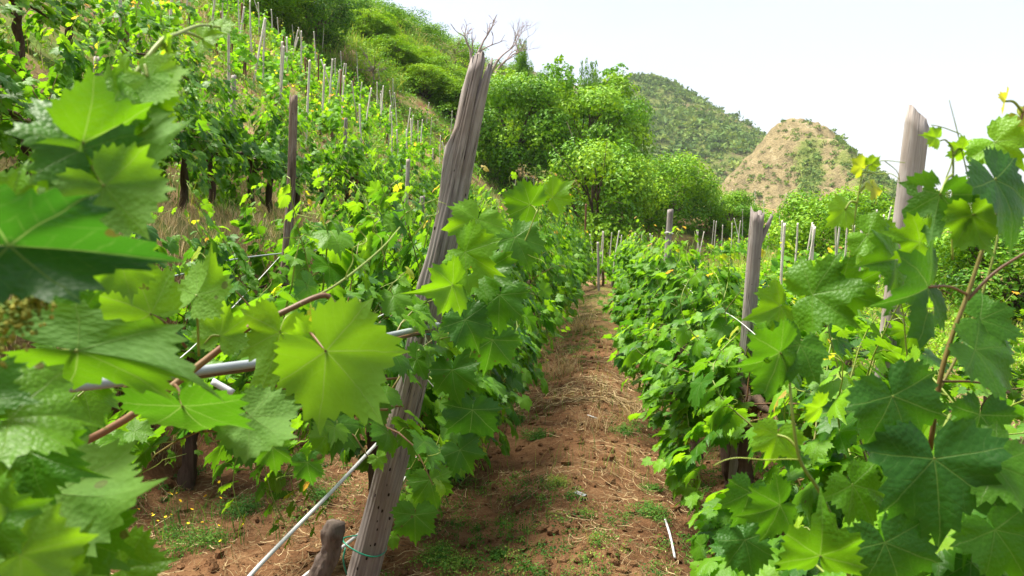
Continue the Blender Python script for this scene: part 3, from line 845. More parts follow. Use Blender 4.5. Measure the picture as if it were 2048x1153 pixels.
# the big leaning post with the split top
pb, pt_ = at(690, 1250, 2.8), at(968, 104, 2.66)
pd_ = (pt_ - pb) / np.linalg.norm(pt_ - pb)
pb = pb - pd_ * (pb[2] - gz(pb[0], pb[1])) / pd_[2]
ph = float(np.linalg.norm(pt_ - pb))
big = post_mesh("leaning_post", ph, 0.066, 0.043, 3, M['wood'], 0.02, 84, prongs=[(-1.15, 0.13, -0.16), (1.15, 0.13, -0.16), (math.pi, 0.55, -0.13), (-0.5, 0.6, -0.025), (0.1, 0.35, -0.06)],
                cracks=[(-1.15, ph - 0.62, ph + 1, 0.026, 0.07), (-1.75, ph - 0.95, ph - 0.45, 0.012, 0.05), (-0.45, 0.9, ph - 0.35, 0.012, 0.06), (-1.5, 0.5, ph - 1.0, 0.009, 0.05)],
                knot=[(math.pi + 0.45, ph - 0.34, 0.022, 0.34), (math.pi + 0.2, ph - 0.8, 0.012, 0.5), (-1.7, ph - 0.95, 0.007, 0.12), (-1.2, ph - 1.25, 0.006, 0.10)], flat=0.85, bend=0.03)
bigp = place_post("leaning_post", "thick grey weathered post with a split top leaning over the path", "post", pb, pt_, big, None, 0.0)
def tie_ring(zz, r, parent, mat, tail=True, th=0.003):
    b = MB(); a = np.linspace(0, 2 * np.pi, 25)
    P = np.stack([np.cos(a) * r, np.sin(a) * r * 0.9, zz + 0.008 * np.sin(a * 2)], -1)
    V, F, U = tube(P, th, 6, False); b.add(V, F, U)
    if tail:
        e = np.array([-r * 0.72, -r * 0.72, zz]); V, F, U = tube(spline([e, e + [0.004, -0.012, -0.04], e + [0.028, -0.01, -0.095]], 8), th, 6); b.add(V, F, U)
    return b.build("wire_tie", [mat], parent)
h_at = lambda py: float(np.linalg.norm(at(0, py, 2.75)[2] - pb[2]) / pd_[2])
tie_ring(h_at(1095), 0.082, bigp, M['wire'])
tie_ring(h_at(652), 0.070, bigp, M['wire'], False)

mesh_posts = {
    'a': post_mesh("vine_post_round", 2.2, 0.042, 0.032, 11, M['wood_brown'], 0.03, 26, bend=0.05, slant=0.012, knot=[(4.2, 1.2, 0.012, 0.5), (5.2, 1.75, 0.010, 0.4)]),
    'b': post_mesh("vine_post_splintered", 1.95, 0.043, 0.036, 12, M['wood'], 0.03, 22, prongs=[(2.5, 0.7, 0.03)], twig=True),
    'c': post_mesh("vine_post_pale", 2.25, 0.040, 0.037, 13, M['wood_pale'], 0.01, 22, slant=-0.035, flat=0.75),
    'd': post_mesh("vine_post_plain", 1.95, 0.05, 0.042, 14, M['wood'], 0.02, 16),
    'e': post_mesh("vine_post_pale_thin", 2.0, 0.042, 0.036, 15, M['wood_pale'], 0.02, 16),
    'f': post_mesh("vine_post_brown", 1.9, 0.035, 0.03, 16, M['stake_brown'], 0.02, 12),
}
# mesh, bottom px/py/Y, top px/py/Y, mesh height, label
POSTS = [
    ('a', (548, 640, 6.2), (588, 188, 6.2), 2.2, "tall brown post with peeling bark and a pale cut top, beside the dry grass bank"),
    ('b', (1472, 960, 4.3), (1516, 412, 4.3), 1.95, "splintered grey post with a broken side twig standing in the right row"),
    ('c', (1790, 620, 2.45), (1840, 208, 2.45), 2.25, "pale slanted-cut post rising against the white sky at the right"),
    ('d', (1334, 520, 10.5), (1341, 418, 10.5), 1.95, "grey post tied with white cord halfway along the right row"),
    ('e', (1197, 560, 23), (1196, 484, 23), 2.0, "pale post at the far end of the path"),
    ('e', (190, 370, 7.2), (197, 112, 7.2), 2.0, "whitish post behind the blurred leaves at the upper left"),
    ('d', (690, 300, 17), (692, 236, 17), 1.95, "stout grey post on the terrace above the dry grass bank"),
    ('d', (366, 430, 10), (372, 245, 10), 1.95, "dark post at the foot of the terrace left of the dry grass"),
    ('e', (462, 420, 12.5), (468, 150, 12.5), 2.0, "tall thin grey post standing on the dry grass terrace"),
    ('e', (812, 420, 14), (817, 318, 14), 2.0, "pale crooked post left of the thick leaning post"),
    ('d', (840, 470, 12.5), (845, 392, 12.5), 1.95, "dark stub of a post just left of the leaning post"),
    ('f', (712, 420, 13), (714, 325, 13), 1.9, "thin rusty brown post amid the terrace vines"),
    ('e', (278, 400, 9), (277, 300, 9), 2.0, "short pale post beside the whitish post on the left terrace"),
    ('f', (1170, 470, 25), (1172, 408, 25), 1.9, "thin brown pole in front of the dark trees at the path end"),
]
for k, b0, t0, hm, lab in POSTS:
    B, T = at(*b0), at(*t0)
    d = (T - B) / np.linalg.norm(T - B); B = T - d * hm
    place_post("vine_post", lab, "post", B, T, mesh_posts[k], None, rng.uniform(-0.4, 0.4) if k not in "bc" else 0.0)
# white cord on the tied post
pp = [o for o in COL.objects if o.get("label", "").startswith("grey post tied")][0]
tie_ring(1.62, 0.056, pp, M['cord'], False, 0.008)

# ------------------------------------------------------------------ trellis vines: prototypes
def vine_proto(label, seed, tm, **kw):
    cane, fol, n = grow_vine(seed=seed, tm=tm, **kw)
    tr = grow_trunk(kw.get('zc', 0.75), kw.get('L', 0.95), seed)
    return cane.mesh("canes", [M['cane']]), fol.mesh("foliage", [M['leaf']]), tr.mesh("trunk", [M['bark']])
P_NEAR = [vine_proto("n", 40 + i, T_NEAR, leaf=0.088, nshoot=25, tendrils=14, down=0.68, zc=0.72, slen=(0.65, 1.1), lo=0.12) for i in range(4)]
P_MID = [vine_proto("m", 60 + i, T_MID, leaf=0.088, nshoot=18, tendrils=7, down=0.5, zc=0.74, slen=(0.65, 1.15)) for i in range(5)]
P_LOWD = [vine_proto("l", 80 + i, T_LOW, leaf=0.092, nshoot=12, tendrils=0, down=0.4, zc=0.74, petiole=False, slen=(0.7, 1.1)) for i in range(4)]

def put_vine(proto, X, Y, rz, sc, label, group, parts=True, z=None, wide=1.0):
    t = thing("grape_vine", label, "grapevine", (X, Y, gz(X, Y) if z is None else z), rz, group)
    t.scale = sc
    for nm, me in zip(("canes", "foliage", "trunk"), proto): link(nm, me, t)
    return t
ROWA = math.atan2(1, ROW)
def row(off, Ys, labelf, group, hscale=1.0, jitter=0.06, offf=None, far=16, near=5.2, sink=0.0):
    for i, Y in enumerate(Ys):
        Y = Y + rng.normal(0, 0.05); X = float(XC(Y)) + off + rng.normal(0, jitter) + (offf(Y) if offf else 0)
        P = P_NEAR if Y < near else (P_MID if Y < far else P_LOWD)
        s = rng.uniform(0.94, 1.08)
        put_vine(P[(i * 3 + rng.integers(0, 2)) % len(P)], X, Y, ROWA + (math.pi if rng.random() < 0.5 else 0) + rng.normal(0, 0.06),
                 (1.0, rng.uniform(0.95, 1.22), s * hscale), labelf(i), group, True, gz(X, Y) + sink)
row(-0.86, np.arange(3.5, 27, 0.84), lambda i: f"{ordinal(i)} leafy vine beyond the leaning post in the row left of the path", "vines in the row left of the path", 1.28, 0.05)
row(0.90, np.r_[4.0, np.arange(4.7, 27, 0.86)], lambda i: f"{ordinal(i)} leafy vine past the pale slanted post in the row right of the path", "vines in the row right of the path", 1.02, 0.05)
row(-2.75, np.arange(4.9, 20, 1.25), lambda i: f"{ordinal(i)} vine of the lower left row below the dry grass bank", "vines below the dry grass bank", 1.2, 0.1)
row(-4.3, np.arange(5.0, 25, 0.8), lambda i: f"{ordinal(i)} tall vine of the terrace row above the dry grass bank", "vines on the terrace above the dry grass bank", 1.12, 0.1, None, 12, 0, -0.22)
row(-6.1, np.arange(6.5, 12.5, 1.0), lambda i: f"{ordinal(i)} tall vine in the second row above the dry grass bank", "vines in the second row above the dry grass bank", 0.92, 0.15, None, 0, 0)
row(2.9, np.arange(4.0, 18, 1.7), lambda i: f"{ordinal(i)} vine of the sunlit row behind the right hand row", "vines in the second row right of the path", 0.62, 0.15, None, 6, 0)

# ------------------------------------------------------------------ small staked vines and stakes climbing the hillside
def bush_vine(seed):
    cane, fol, n = grow_vine(L=0.5, zc=0.45, nshoot=9, slen=(0.5, 0.95), step=0.085, leaf=0.105, side=0.3, droop=0.10, down=0.45, tm=T_FAR, tendrils=0, petiole=False, seed=seed, lat=0.1)
    b = MB(); V, F, U, T, m_ = fol.arrays(); b.add(V, F, U, np.clip(T + 0.13, 0, 1), 0)
    V, F, U, T, m_ = cane.arrays(); b.add(V, F, U, 0.4, 1)
    V, F, U = tube(spline([[0, 0, -0.1], [0.03, 0.02, 0.2], [0, 0, 0.5]], 6), 0.035, 6); b.add(V, F, U, 0.1, 1)
    return b.mesh("hillside_vine", [M['leaf_far'], M['cane']])
BUSH = [bush_vine(200 + i) for i in range(6)]
STAKE = [post_mesh("vine_stake", 1.85, 0.025, 0.02, 30 + i, M['stake'], 0.02, 8, bend=0.03 * (i - 1)) for i in range(4)] + [post_mesh("vine_stake_brown", 1.7, 0.03, 0.026, 36, M['stake_brown'], 0.02, 8)]
nv = ns = 0
TERR = [(6.3, "lowest"), (7.6, "second"), (8.9, "third"), (10.3, "fourth"), (11.8, "fifth"), (13.4, "sixth"), (15.1, "seventh"), (17.0, "eighth"), (19.0, "ninth"), (21.0, "topmost")]
for t, nm in TERR:
    Y = (13 if t < 7 else 8) + rng.random() + (t - 6) * 0.8
    while Y < 46:
        Yj = Y + rng.normal(0, 0.4); X = float(XC(Yj)) - t + rng.normal(0, 0.40)
        Y += 1.40 + 0.018 * Y + rng.random() * 0.35
        pxx = 1024 + X / Yj * FPX
        if pxx < -90 or pxx > 960: continue
        zz = gz(X, Yj)
        pyy = 480 - (zz + 1.2 - 1.6) / Yj * FPX
        if pyy < -70: continue
        if rng.random() < 0.9:
            o = link("grape_vine", BUSH[rng.integers(0, 6)]); s = rng.uniform(0.80, 1.12)
            o.location = (X, Yj, zz - 0.03); o.rotation_euler = (0, 0, rng.uniform(0, 6.28)); o.scale = (s * 1.15, s * 1.15, s)
            tag(o, f"small green vine on the {nm} of the hillside terraces left of the trees", "grapevine", f"small vines on the {nm} hillside terrace"); nv += 1
        if rng.random() < 0.95:
            xs, ys = X + rng.normal(0, 0.12), Yj + rng.normal(0, 0.2)
            br = rng.random() < 0.06
            B = np.array([xs, ys, gz(xs, ys)]); ln = np.array([rng.normal(0, 0.11), rng.normal(0, 0.11), 1])
            place_post("vine_stake", f"{'rust brown' if br else 'thin pale wooden'} stake on the {nm} of the hillside terraces", "stake", B, B + ln, STAKE[4 if br else rng.integers(0, 4)],
                       f"{'brown' if br else 'pale'} stakes on the {nm} hillside terrace", rng.uniform(0, 6)).scale = (1.15, 1.15, rng.uniform(0.75, 1.15)); ns += 1
# the slope at the end of the path and the low ground to the right
for (px, py, Y, zone) in [(1205 + 22 * i, 560, 25.0 + 0.4 * i, 'closing off the far end of the path') for i in range(-3, 5)] + [(rng.uniform(950, 1130), 372 + rng.normal(0, 10), 44 + rng.normal(0, 1.5), "in front of the dark trunks of the central trees") for _ in range(14)] + \
        [(rng.uniform(1170, 1400), 448 + rng.normal(0, 6), 33 + rng.normal(0, 3), "at the end of the path") for _ in range(22)] + \
        [(rng.uniform(1400, 1560), rng.uniform(430, 490), 40 + rng.normal(0, 3), "on the slope left of the round bush") for _ in range(26)] + \
        [(rng.uniform(1520, 1780), rng.uniform(520, 600), rng.uniform(11, 22), "in the bright plot right of the splintered post") for _ in range(24)]:
    P = at(px, py, Y); zz = gz(P[0], P[1])
    if rng.random() < 0.75 or Y < 24:
        o = link("grape_vine", BUSH[rng.integers(0, 6)]); s = rng.uniform(0.75, 1.1); o.location = (P[0], P[1], zz - 0.03); o.scale = (s * 1.2, s * 1.2, s); o.rotation_euler = (0, 0, rng.uniform(0, 6.28))
        tag(o, f"small bright vine {zone}", "grapevine", f"small vines {zone}"); nv += 1
    if rng.random() < 0.6:
        B = np.array([P[0] + 0.3, P[1], gz(P[0] + 0.3, P[1])]); ln = np.array([rng.normal(0, 0.08), rng.normal(0, 0.05), 1])
        place_post("vine_stake", f"thin pale wooden stake {zone}", "stake", B, B + ln, STAKE[rng.integers(0, 4)], f"pale stakes {zone}", rng.uniform(0, 6)); ns += 1
print("hill vines", nv, "stakes", ns)

# ------------------------------------------------------------------ trees
CR = [crown_mesh("crown", 54, 17000, 0.074, 300 + i, (1, 1, 1), 0.25, light=0.62) for i in range(3)]
CRS = crown_mesh("crown", 52, 17000, 0.070, 310, (1, 1, 1), 0.24, light=0.62, spires=5)
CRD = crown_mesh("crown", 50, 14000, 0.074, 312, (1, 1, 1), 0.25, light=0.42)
CRB = [crown_mesh("crown", 44, 14000, 0.075, 320 + i, (1, 1, 0.9), 0.27, light=0.62, bottom=-0.8) for i in range(2)]
CRR = [crown_mesh("crown", 18, 3000, 0.10, 330 + i, (1, 1, 0.8), 0.40, light=0.48, bottom=-0.6) for i in range(3)]
CRO = crown_mesh("crown", 16, 2200, 0.075, 340, (1, 1, 0.8), 0.26, light=0.8)
LB = [limb_mesh("limbs", c[1], 350 + i, 0.06) for i, c in enumerate(CR)]
LBS, LBD, LBO = limb_mesh("limbs", CRS[1], 355, 0.05), limb_mesh("limbs", CRD[1], 356, 0.06), limb_mesh("limbs", CRO[1], 357, 0.05, mat=M['deadwood'])
LBB = [limb_mesh("limbs", c[1], 360 + i, 0.03) for i, c in enumerate(CRB)]
def base(px, py, Y, dz=0.0):
    P = at(px, py, Y); return (P[0], P[1], gz(P[0], P[1]) + dz)
def tree_px(name, label, cat, x0, x1, ytop, ybot, Y, crown, limbs, clear, rz=0.0):
    """fit a tree into the span it takes up at distance Y, standing on the ground there"""
    P = at((x0 + x1) / 2, ybot, Y); g_ = gz(P[0], P[1])
    top = at(0, ytop, Y)[2]; w = (x1 - x0) / FPX * Y
    h = max(top - g_, 0.6 * w)
    return plant(name, label, cat, (P[0], P[1], g_ - 0.1), w * 1.08, h, crown, limbs, clear, rz)
tree_px("broadleaf_tree", "large green tree at the top of the staked vineyard, upper left", "tree", 440, 610, -60, 95, 43, CR[0][0], LB[0], 0.1, 0.4)
tree_px("broadleaf_tree", "dark tree beside the large green tree at the top of the vineyard", "tree", 570, 700, -40, 95, 46, CRD[0], LBD, 0.1, 1.9)
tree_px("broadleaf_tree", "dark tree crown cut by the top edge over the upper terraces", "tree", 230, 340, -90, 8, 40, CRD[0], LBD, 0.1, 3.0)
tree_px("broadleaf_tree", "tall tree right behind the leaning post with dark hollows under its crown", "tree", 935, 1120, 160, 400, 45, CR[1][0], LB[1], 0.12, 0.9)
tree_px("broadleaf_tree", "tallest central tree with upright shoots along its top", "tree", 1060, 1285, 148, 430, 47, CRS[0], LBS, 0.12, 2.2)
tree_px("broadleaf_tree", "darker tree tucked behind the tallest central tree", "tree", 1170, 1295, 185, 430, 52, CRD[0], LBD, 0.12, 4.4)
tree_px("broadleaf_tree", "lower bright green tree above the end of the path", "tree", 1085, 1300, 285, 455, 39, CR[2][0], LB[2], 0.12, 3.3)
tree_px("broadleaf_tree", "yellow-green tree at the right end of the central trees", "tree", 1255, 1418, 305, 452, 42, CRB[0][0], LBB[0], 0.08, 5.2)
tree_px("poplar", "slim pointed tree poking above the central trees", "tree", 1105, 1150, 150, 300, 58, CRS[0], LBS, 0.1, 1.0)
tree_px("poplar", "slim upright tree right of the pointed one above the central trees", "tree", 1152, 1205, 140, 300, 60, CRS[0], LBS, 0.1, 2.6)
tree_px("round_bush", "small dark green bush before the foot of the rocky hill", "bush", 1415, 1515, 384, 450, 42, CR[0][0], LB[0], 0.0, 1.0)
tree_px("round_bush", "left half of the big bright bush behind the splintered post", "bush", 1535, 1715, 378, 535, 22, CRB[0][0], LBB[0], 0.0, 0.5)
tree_px("round_bush", "right half of the big bright bush, behind the pale slanted post", "bush", 1645, 1830, 370, 535, 23, CRB[1][0], LBB[1], 0.0, 2.8)
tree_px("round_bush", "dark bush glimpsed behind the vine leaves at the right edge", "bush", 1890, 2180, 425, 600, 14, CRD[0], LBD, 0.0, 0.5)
tree_px("round_bush", "bright bush half hidden between the pale slanted post and the right edge", "bush", 1790, 1930, 455, 600, 17, CRB[1][0], LBB[1], 0.0, 1.1)
tree_px("pale_shrub", "yellowish open shrub with bare forked stems on the upper slope", "shrub", 700, 795, 92, 155, 46, CRO[0], LBO, 0.3, 0.3)
SPR = [spray_shrub("crown", 400 + i) for i in range(3)]
for i, (x0, x1, y0, yb, Y, w_) in enumerate([(690, 790, 72, 150, 55, "topmost left clump"), (770, 880, 78, 165, 54, "middle clump of the upper tier"), (850, 950, 92, 175, 54, "clump left of the post top"),
                                          (800, 900, 130, 205, 50, "lower left clump"), (870, 975, 135, 210, 50, "lower clump next to the leaning post"), (960, 1060, 125, 205, 58, "clump just right of the post top"),
                                          (1000, 1085, 165, 230, 56, "small clump above the tall tree"), (730, 830, 105, 170, 52, "clump behind the yellowish shrub")]):
    m_, k_ = SPR[i % 3]
    t = tree_px("feathery_shrub", f"bright feathery green shrub, {w_} on the upper slope", "shrub", x0 - 25, x1 + 25, y0 - 6, yb + 14, Y, m_, k_, 0.0, i * 1.1)
    t["group"] = "feathery shrubs on the upper slope"
for i, (x0, x1, y0, yb, Y, w_) in enumerate([(670, 740, -20, 60, 60, "highest, at the top edge"), (715, 800, 5, 70, 62, "beside the highest one"), (780, 850, 38, 80, 64, "in the middle of the skyline"),
                                          (835, 890, 55, 95, 66, "right of the skyline gap"), (900, 960, 92, 130, 70, "left of the bare tree"), (1075, 1110, 140, 180, 84, "lowest, near the slim trees"), (990, 1030, 120, 165, 74, "behind the post top")]):
    t = tree_px("ridge_bush", f"dull green bush on the ridge, {w_}", "bush", x0 - 5, x1 + 5, y0, yb, Y, CRR[i % 3][0], None, 0.0, i * 1.3); t["group"] = "bushes along the ridge"
tree_px("pale_shrub", "pale silvery shrub on the ridge left of the bare tree", "shrub", 872, 945, 72, 110, 67, CRO[0], LBO, 0.1, 2.0)
# bushy conifer-like shrub
tree_px("slender_shrub", "narrow pointed shrub on the skyline right of the post top", "shrub", 1018, 1066, 92, 190, 66, CRS[0], LBS, 0.0, 0.3)
# bare trees on the ridge
def bare(label, px, pyb, pyt, Y, seed, spread, lean=0.0, dp=6):
    b, e = branch_tree(seed, dp, spread, 0.032, 0.36, 0.12)
    P = at(px, pyb, Y); g_ = gz(P[0], P[1]); hh = at(px, pyt, Y)[2] - g_
    V = np.concatenate(b.V); s = hh / V[:, 2].max()
    t = thing("bare_tree", label, "tree", (P[0], P[1], g_), seed)
    o = b.build("branches", [M['deadwood']], t); o.scale = (s, s, s); t.rotation_euler = (0, lean, 0)
    return t
bare("leafless pinkish grey tree on the ridge behind the post top", 978, 150, 18, 60, 71, 0.42, 0.12)
bare("smaller leafless tree left of the post top", 944, 135, 22, 62, 74, 0.35, -0.05, 4)
# dry brushwood heap far right
b, e = branch_tree(90, 5, 0.9, 0.03, 0.3, 0.0)
P = at(1868, 475, 16); t = thing("dead_bush", "tangle of pale dead branches behind the pale slanted post", "bush", (P[0], P[1], gz(P[0], P[1])))
o = b.build("branches", [M['straw']], t); o.scale = (1.0, 1.0, 1.5)
# ------------------------------------------------------------------ straw, weeds, dry grass, flowers, clods
def blades(b, pts, length, width, tint, lean=0.6, seg=3, up=1.0, mi=0):
    n = len(pts)
    an = rng.uniform(0, 6.283, n); o = np.stack([np.cos(an), np.sin(an), np.zeros(n)], -1); sd_ = np.stack([-np.sin(an), np.cos(an), np.zeros(n)], -1)
    le = rng.uniform(0.3, 1, n) * lean
    ts = np.linspace(0, 1, seg + 1)
    C = pts[:, None] + o[:, None] * (le * length)[:, None, None] * (ts ** 1.6)[None, :, None] + np.array([0, 0, 1.0]) * (up * length * np.sqrt(np.clip(1 - le ** 2 * 0.8, 0.05, 1)))[:, None, None] * (ts - 0.35 * le[:, None] * ts ** 2)[:, :, None]
    wv = sd_[:, None] * (width[:, None] * (1 - 0.85 * ts))[:, :, None]
    V = np.stack([C - wv, C + wv], 2).reshape(n, -1, 3)
    f = []
    for s in range(seg): f += [[2 * s, 2 * s + 1, 2 * s + 3], [2 * s, 2 * s + 3, 2 * s + 2]]
    f = np.array(f)
    F = (f[None] + (np.arange(n) * 2 * (seg + 1))[:, None, None]).reshape(-1, 3)
    b.add(V.reshape(-1, 3), F, None, np.repeat(tint, 2 * (seg + 1)), mi)

def on_ground(X, Y, dz=0.0): return np.stack([X, Y, ground_z(X, Y) + dz], -1)

# straw lying on the path: denser in drifts
def straws(n, ylo, yhi, ulo, uhi, l0, l1, w, thr):
    Y = ylo + (yhi - ylo) * rng.random(n) ** 1.5; X = XC(Y) + rng.uniform(ulo, uhi, n)
    k = fbm(np.stack([X, Y], -1) * 1.3, 3, 55) + rng.normal(0, 0.12, n) > thr
    X, Y = X[k], Y[k]; n = len(X); an = rng.normal(0.5, 0.9, n) + fbm(np.stack([X, Y], -1) * 0.8, 2, 56) * 4; ln = rng.uniform(l0, l1, n)
    ts = np.linspace(-0.5, 0.5, 4); cv = rng.normal(0, 0.35, n)
    px_ = X[:, None] + np.cos(an)[:, None] * ln[:, None] * ts - np.sin(an)[:, None] * (cv * ln)[:, None] * ts ** 2 * 2
    py_ = Y[:, None] + np.sin(an)[:, None] * ln[:, None] * ts + np.cos(an)[:, None] * (cv * ln)[:, None] * ts ** 2 * 2
    pz_ = ground_z(px_.ravel(), py_.ravel()).reshape(px_.shape) + 0.006 + rng.random(n)[:, None] * 0.02 + np.abs(ts) * 0.03 * rng.random(n)[:, None]
    C = np.stack([px_, py_, pz_], -1); ww = w * rng.uniform(0.5, 1.3, n)
    sd_ = np.stack([-np.sin(an), np.cos(an), rng.normal(0, 0.5, n)], -1) * ww[:, None]
    V = np.stack([C - sd_[:, None], C + sd_[:, None]], 2).reshape(n, -1, 3)
    f = np.array([[0, 1, 3], [0, 3, 2], [2, 3, 5], [2, 5, 4], [4, 5, 7], [4, 7, 6]])
    F = (f[None] + (np.arange(n) * 8)[:, None, None]).reshape(-1, 3)
    return V.reshape(-1, 3), F, np.repeat(np.clip(rng.normal(0.42, 0.28, n), 0, 1), 8)
b = MB()
V, F, t = straws(16000, 2.6, 9, -2.6, 1.6, 0.03, 0.16, 0.0013, -0.16); b.add(V, F, None, t)
V, F, t = straws(12000, 7, 28, -1.2, 1.2, 0.06, 0.28, 0.003, 0.05); b.add(V, F, None, t)
V, F, t = straws(5000, 2.6, 8, -2.6, 1.6, 0.015, 0.05, 0.002, -0.3); b.add(V, F, None, t)
tag(b.build("straw", [M['straw']], None, False), "loose dry straw scattered over the path", None, None, 'stuff')

# crumbled clods
b = MB()
ICO = np.array([[0, 0, 1], [.89, 0, .45], [.28, .85, .45], [-.72, .53, .45], [-.72, -.53, .45], [.28, -.85, .45], [.72, .53, -.45], [-.28, .85, -.45], [-.89, 0, -.45], [-.28, -.85, -.45], [.72, -.53, -.45], [0, 0, -1]])
ICF = np.array([[0, 1, 2], [0, 2, 3], [0, 3, 4], [0, 4, 5], [0, 5, 1], [1, 6, 2], [2, 7, 3], [3, 8, 4], [4, 9, 5], [5, 10, 1], [6, 7, 2], [7, 8, 3], [8, 9, 4], [9, 10, 5], [10, 6, 1], [11, 7, 6], [11, 8, 7], [11, 9, 8], [11, 10, 9], [11, 6, 10]])
n = 9000; Y = 2.5 + 11 * rng.random(n) ** 1.6; X = XC(Y) + rng.uniform(-2.7, 1.5, n); s = 0.005 + 0.035 * rng.random(n) ** 5
C = on_ground(X, Y); Vv = ICO[None] * rng.uniform(0.6, 1.3, (n, 12, 1)) * (s[:, None] * rng.uniform(0.7, 1.2, (n, 3)))[:, None] + C[:, None]
b.add(Vv.reshape(-1, 3), (ICF[None] + (np.arange(n) * 12)[:, None, None]).reshape(-1, 3), None, np.zeros(n * 12))
tag(b.build("soil_rubble", [M['ground']], None, False), "crumbled red soil clods on the path", None, None, 'stuff')

# low weeds: rosettes of small leaves in patches
def weed_leaves(C, r, hgt, nl, size, tint):
    n = len(C)
    d = norm(rng.normal(size=(n, nl, 3))); d[..., 2] = np.abs(d[..., 2])
    P = C[:, None] + d * np.stack([r, r, hgt], -1)[:, None] * rng.uniform(0.25, 1, (n, nl, 1)) ** 0.6
    return P.reshape(-1, 3), d.reshape(-1, 3), np.repeat(size, nl) * rng.uniform(0.6, 1.3, n * nl), np.clip(np.repeat(tint, nl) + rng.normal(0, 0.1, n * nl), 0, 1)
b = MB()
n = 4500; Y = 2.7 + 20 * rng.random(n) ** 1.7; X = XC(Y) + rng.uniform(-2.6, 1.35, n)
k = fbm(np.stack([X, Y], -1) * 1.1, 3, 91) + 0.15 * (np.abs(X - XC(Y)) > 0.5) > 0.08; X, Y = X[k], Y[k]; n = len(X)
P_, D_, S_, T_ = weed_leaves(on_ground(X, Y), rng.uniform(0.03, 0.10, n), rng.uniform(0.02, 0.08, n), 46, rng.uniform(0.010, 0.018, n), np.clip(rng.normal(0.4, 0.2, n), 0, 1))
leaf_cards(b, P_, D_, S_, T_)
n = 6000; Y = 2.7 + 16 * rng.random(n) ** 1.5; X = XC(Y) + rng.uniform(-2.6, 1.4, n)
k = fbm(np.stack([X, Y], -1) * 1.4, 3, 97) > -0.05; X, Y = X[k], Y[k]; n = len(X)
blades(b, on_ground(X, Y), rng.uniform(0.05, 0.2, n), rng.uniform(0.001, 0.0025, n), np.clip(rng.normal(0.5, 0.25, n), 0, 1))
tag(b.build("weeds", [M['weed']], None, False), "low green weeds and grass shoots in patches over the soil", None, None, 'stuff')

# weed clumps one can tell apart
def clump(label, px, py, r, hgt, nl, tint, leaf=0.013, stems=0):
    d = ray(px, py); Y = CAM_H / -d[2] * d[1] if d[2] < 0 else 10; P = at(px, py, Y); c = np.array([P[0], P[1], gz(P[0], P[1])])
    b = MB(); n = 14
    cc = np.stack([rng.normal(0, r * 0.45, n), rng.normal(0, r * 0.45, n), np.zeros(n)], -1)
    P_, D_, S_, T_ = weed_leaves(cc, np.full(n, r * 0.5), rng.uniform(0.5, 1, n) * hgt, nl // n, np.full(n, leaf), np.clip(rng.normal(tint, 0.1, n), 0, 1))
    leaf_cards(b, P_, D_, S_, T_)
    q = np.stack([rng.normal(0, r * 0.4, 40), rng.normal(0, r * 0.4, 40), np.full(40, -0.01)], -1); blades(b, q, rng.uniform(0.5, 1.1, 40) * hgt, np.full(40, 0.0012), np.full(40, tint))
    o = b.build("weed_plant", [M['weed']], None, False); o.location = [float(v) for v in c]
    return tag(o, label, "weed")
clump("bushy green weed on the path between the two rows", 1075, 895, 0.10, 0.12, 1300, 0.35)
clump("green weed tuft beside the white stick on the path", 1300, 1050, 0.13, 0.10, 1500, 0.5)
clump("low weed left of the white stick, by the right row", 1290, 990, 0.09, 0.05, 800, 0.45)
clump("small weed under the right row near its second trunk", 1245, 880, 0.07, 0.08, 700, 0.4)
clump("small round weed at the bottom edge of the path", 995, 1120, 0.06, 0.07, 800, 0.45)
clump("yellowish weed in the middle of the path", 1118, 1005, 0.07, 0.08, 500, 0.9)
clump("grey-green bushy weed on bare soil left of the white pipe", 480, 1030, 0.15, 0.13, 1800, 0.3)
clump("weed clump beside the white pipe on its right", 640, 1010, 0.10, 0.12, 1000, 0.3)
clump("weed patch under the vine right of the leaning post", 850, 1010, 0.16, 0.12, 1600, 0.55)
clump("weed patch at the bottom edge below the right of the leaning post", 880, 1130, 0.16, 0.08, 1600, 0.55)
clump("fern-like green weed at the left edge of the path", 1035, 845, 0.12, 0.13, 700, 0.5, 0.025)
clump("weed with pale tips under the blurred leaves at the lower left", 380, 1090, 0.17, 0.12, 1700, 0.45)

# dry pale grass tufts one can tell apart on the path
def tuft(label, px, py, n, ln, tint, lean=0.9, r=0.03, w=0.0022):
    d = ray(px, py); Y = CAM_H / -d[2] * d[1]; P = at(px, py, Y); b = MB()
    q = np.stack([rng.normal(0, r, n), rng.normal(0, r, n), np.full(n, -0.01)], -1)
    blades(b, q, rng.uniform(0.5, 1.1, n) * ln, np.full(n, w), np.clip(rng.normal(tint, 0.15, n), 0, 1), lean, 5)
    o = b.build("grass_tuft", [M['straw']], None, False); o.location = (float(P[0]), float(P[1]), gz(P[0], P[1])); return tag(o, label, "grass tuft")
tuft("pale dry grass tuft bowed over near the right row's weed", 1262, 850, 60, 0.36, 0.85)
tuft("pair of pale dry seed stalks standing on the path", 1205, 810, 16, 0.36, 0.85, 0.6)
tuft("flattened tuft of bleached grass across the middle of the path", 1125, 762, 120, 0.5, 0.95, 1.0, 0.10)
tuft("bleached grass tuft farther along the path", 1165, 672, 90, 0.5, 0.9, 1.0, 0.10, 0.004)
tuft("straw clump on the path below the bowed dry tuft", 1185, 880, 90, 0.30, 0.6, 1.0, 0.10)

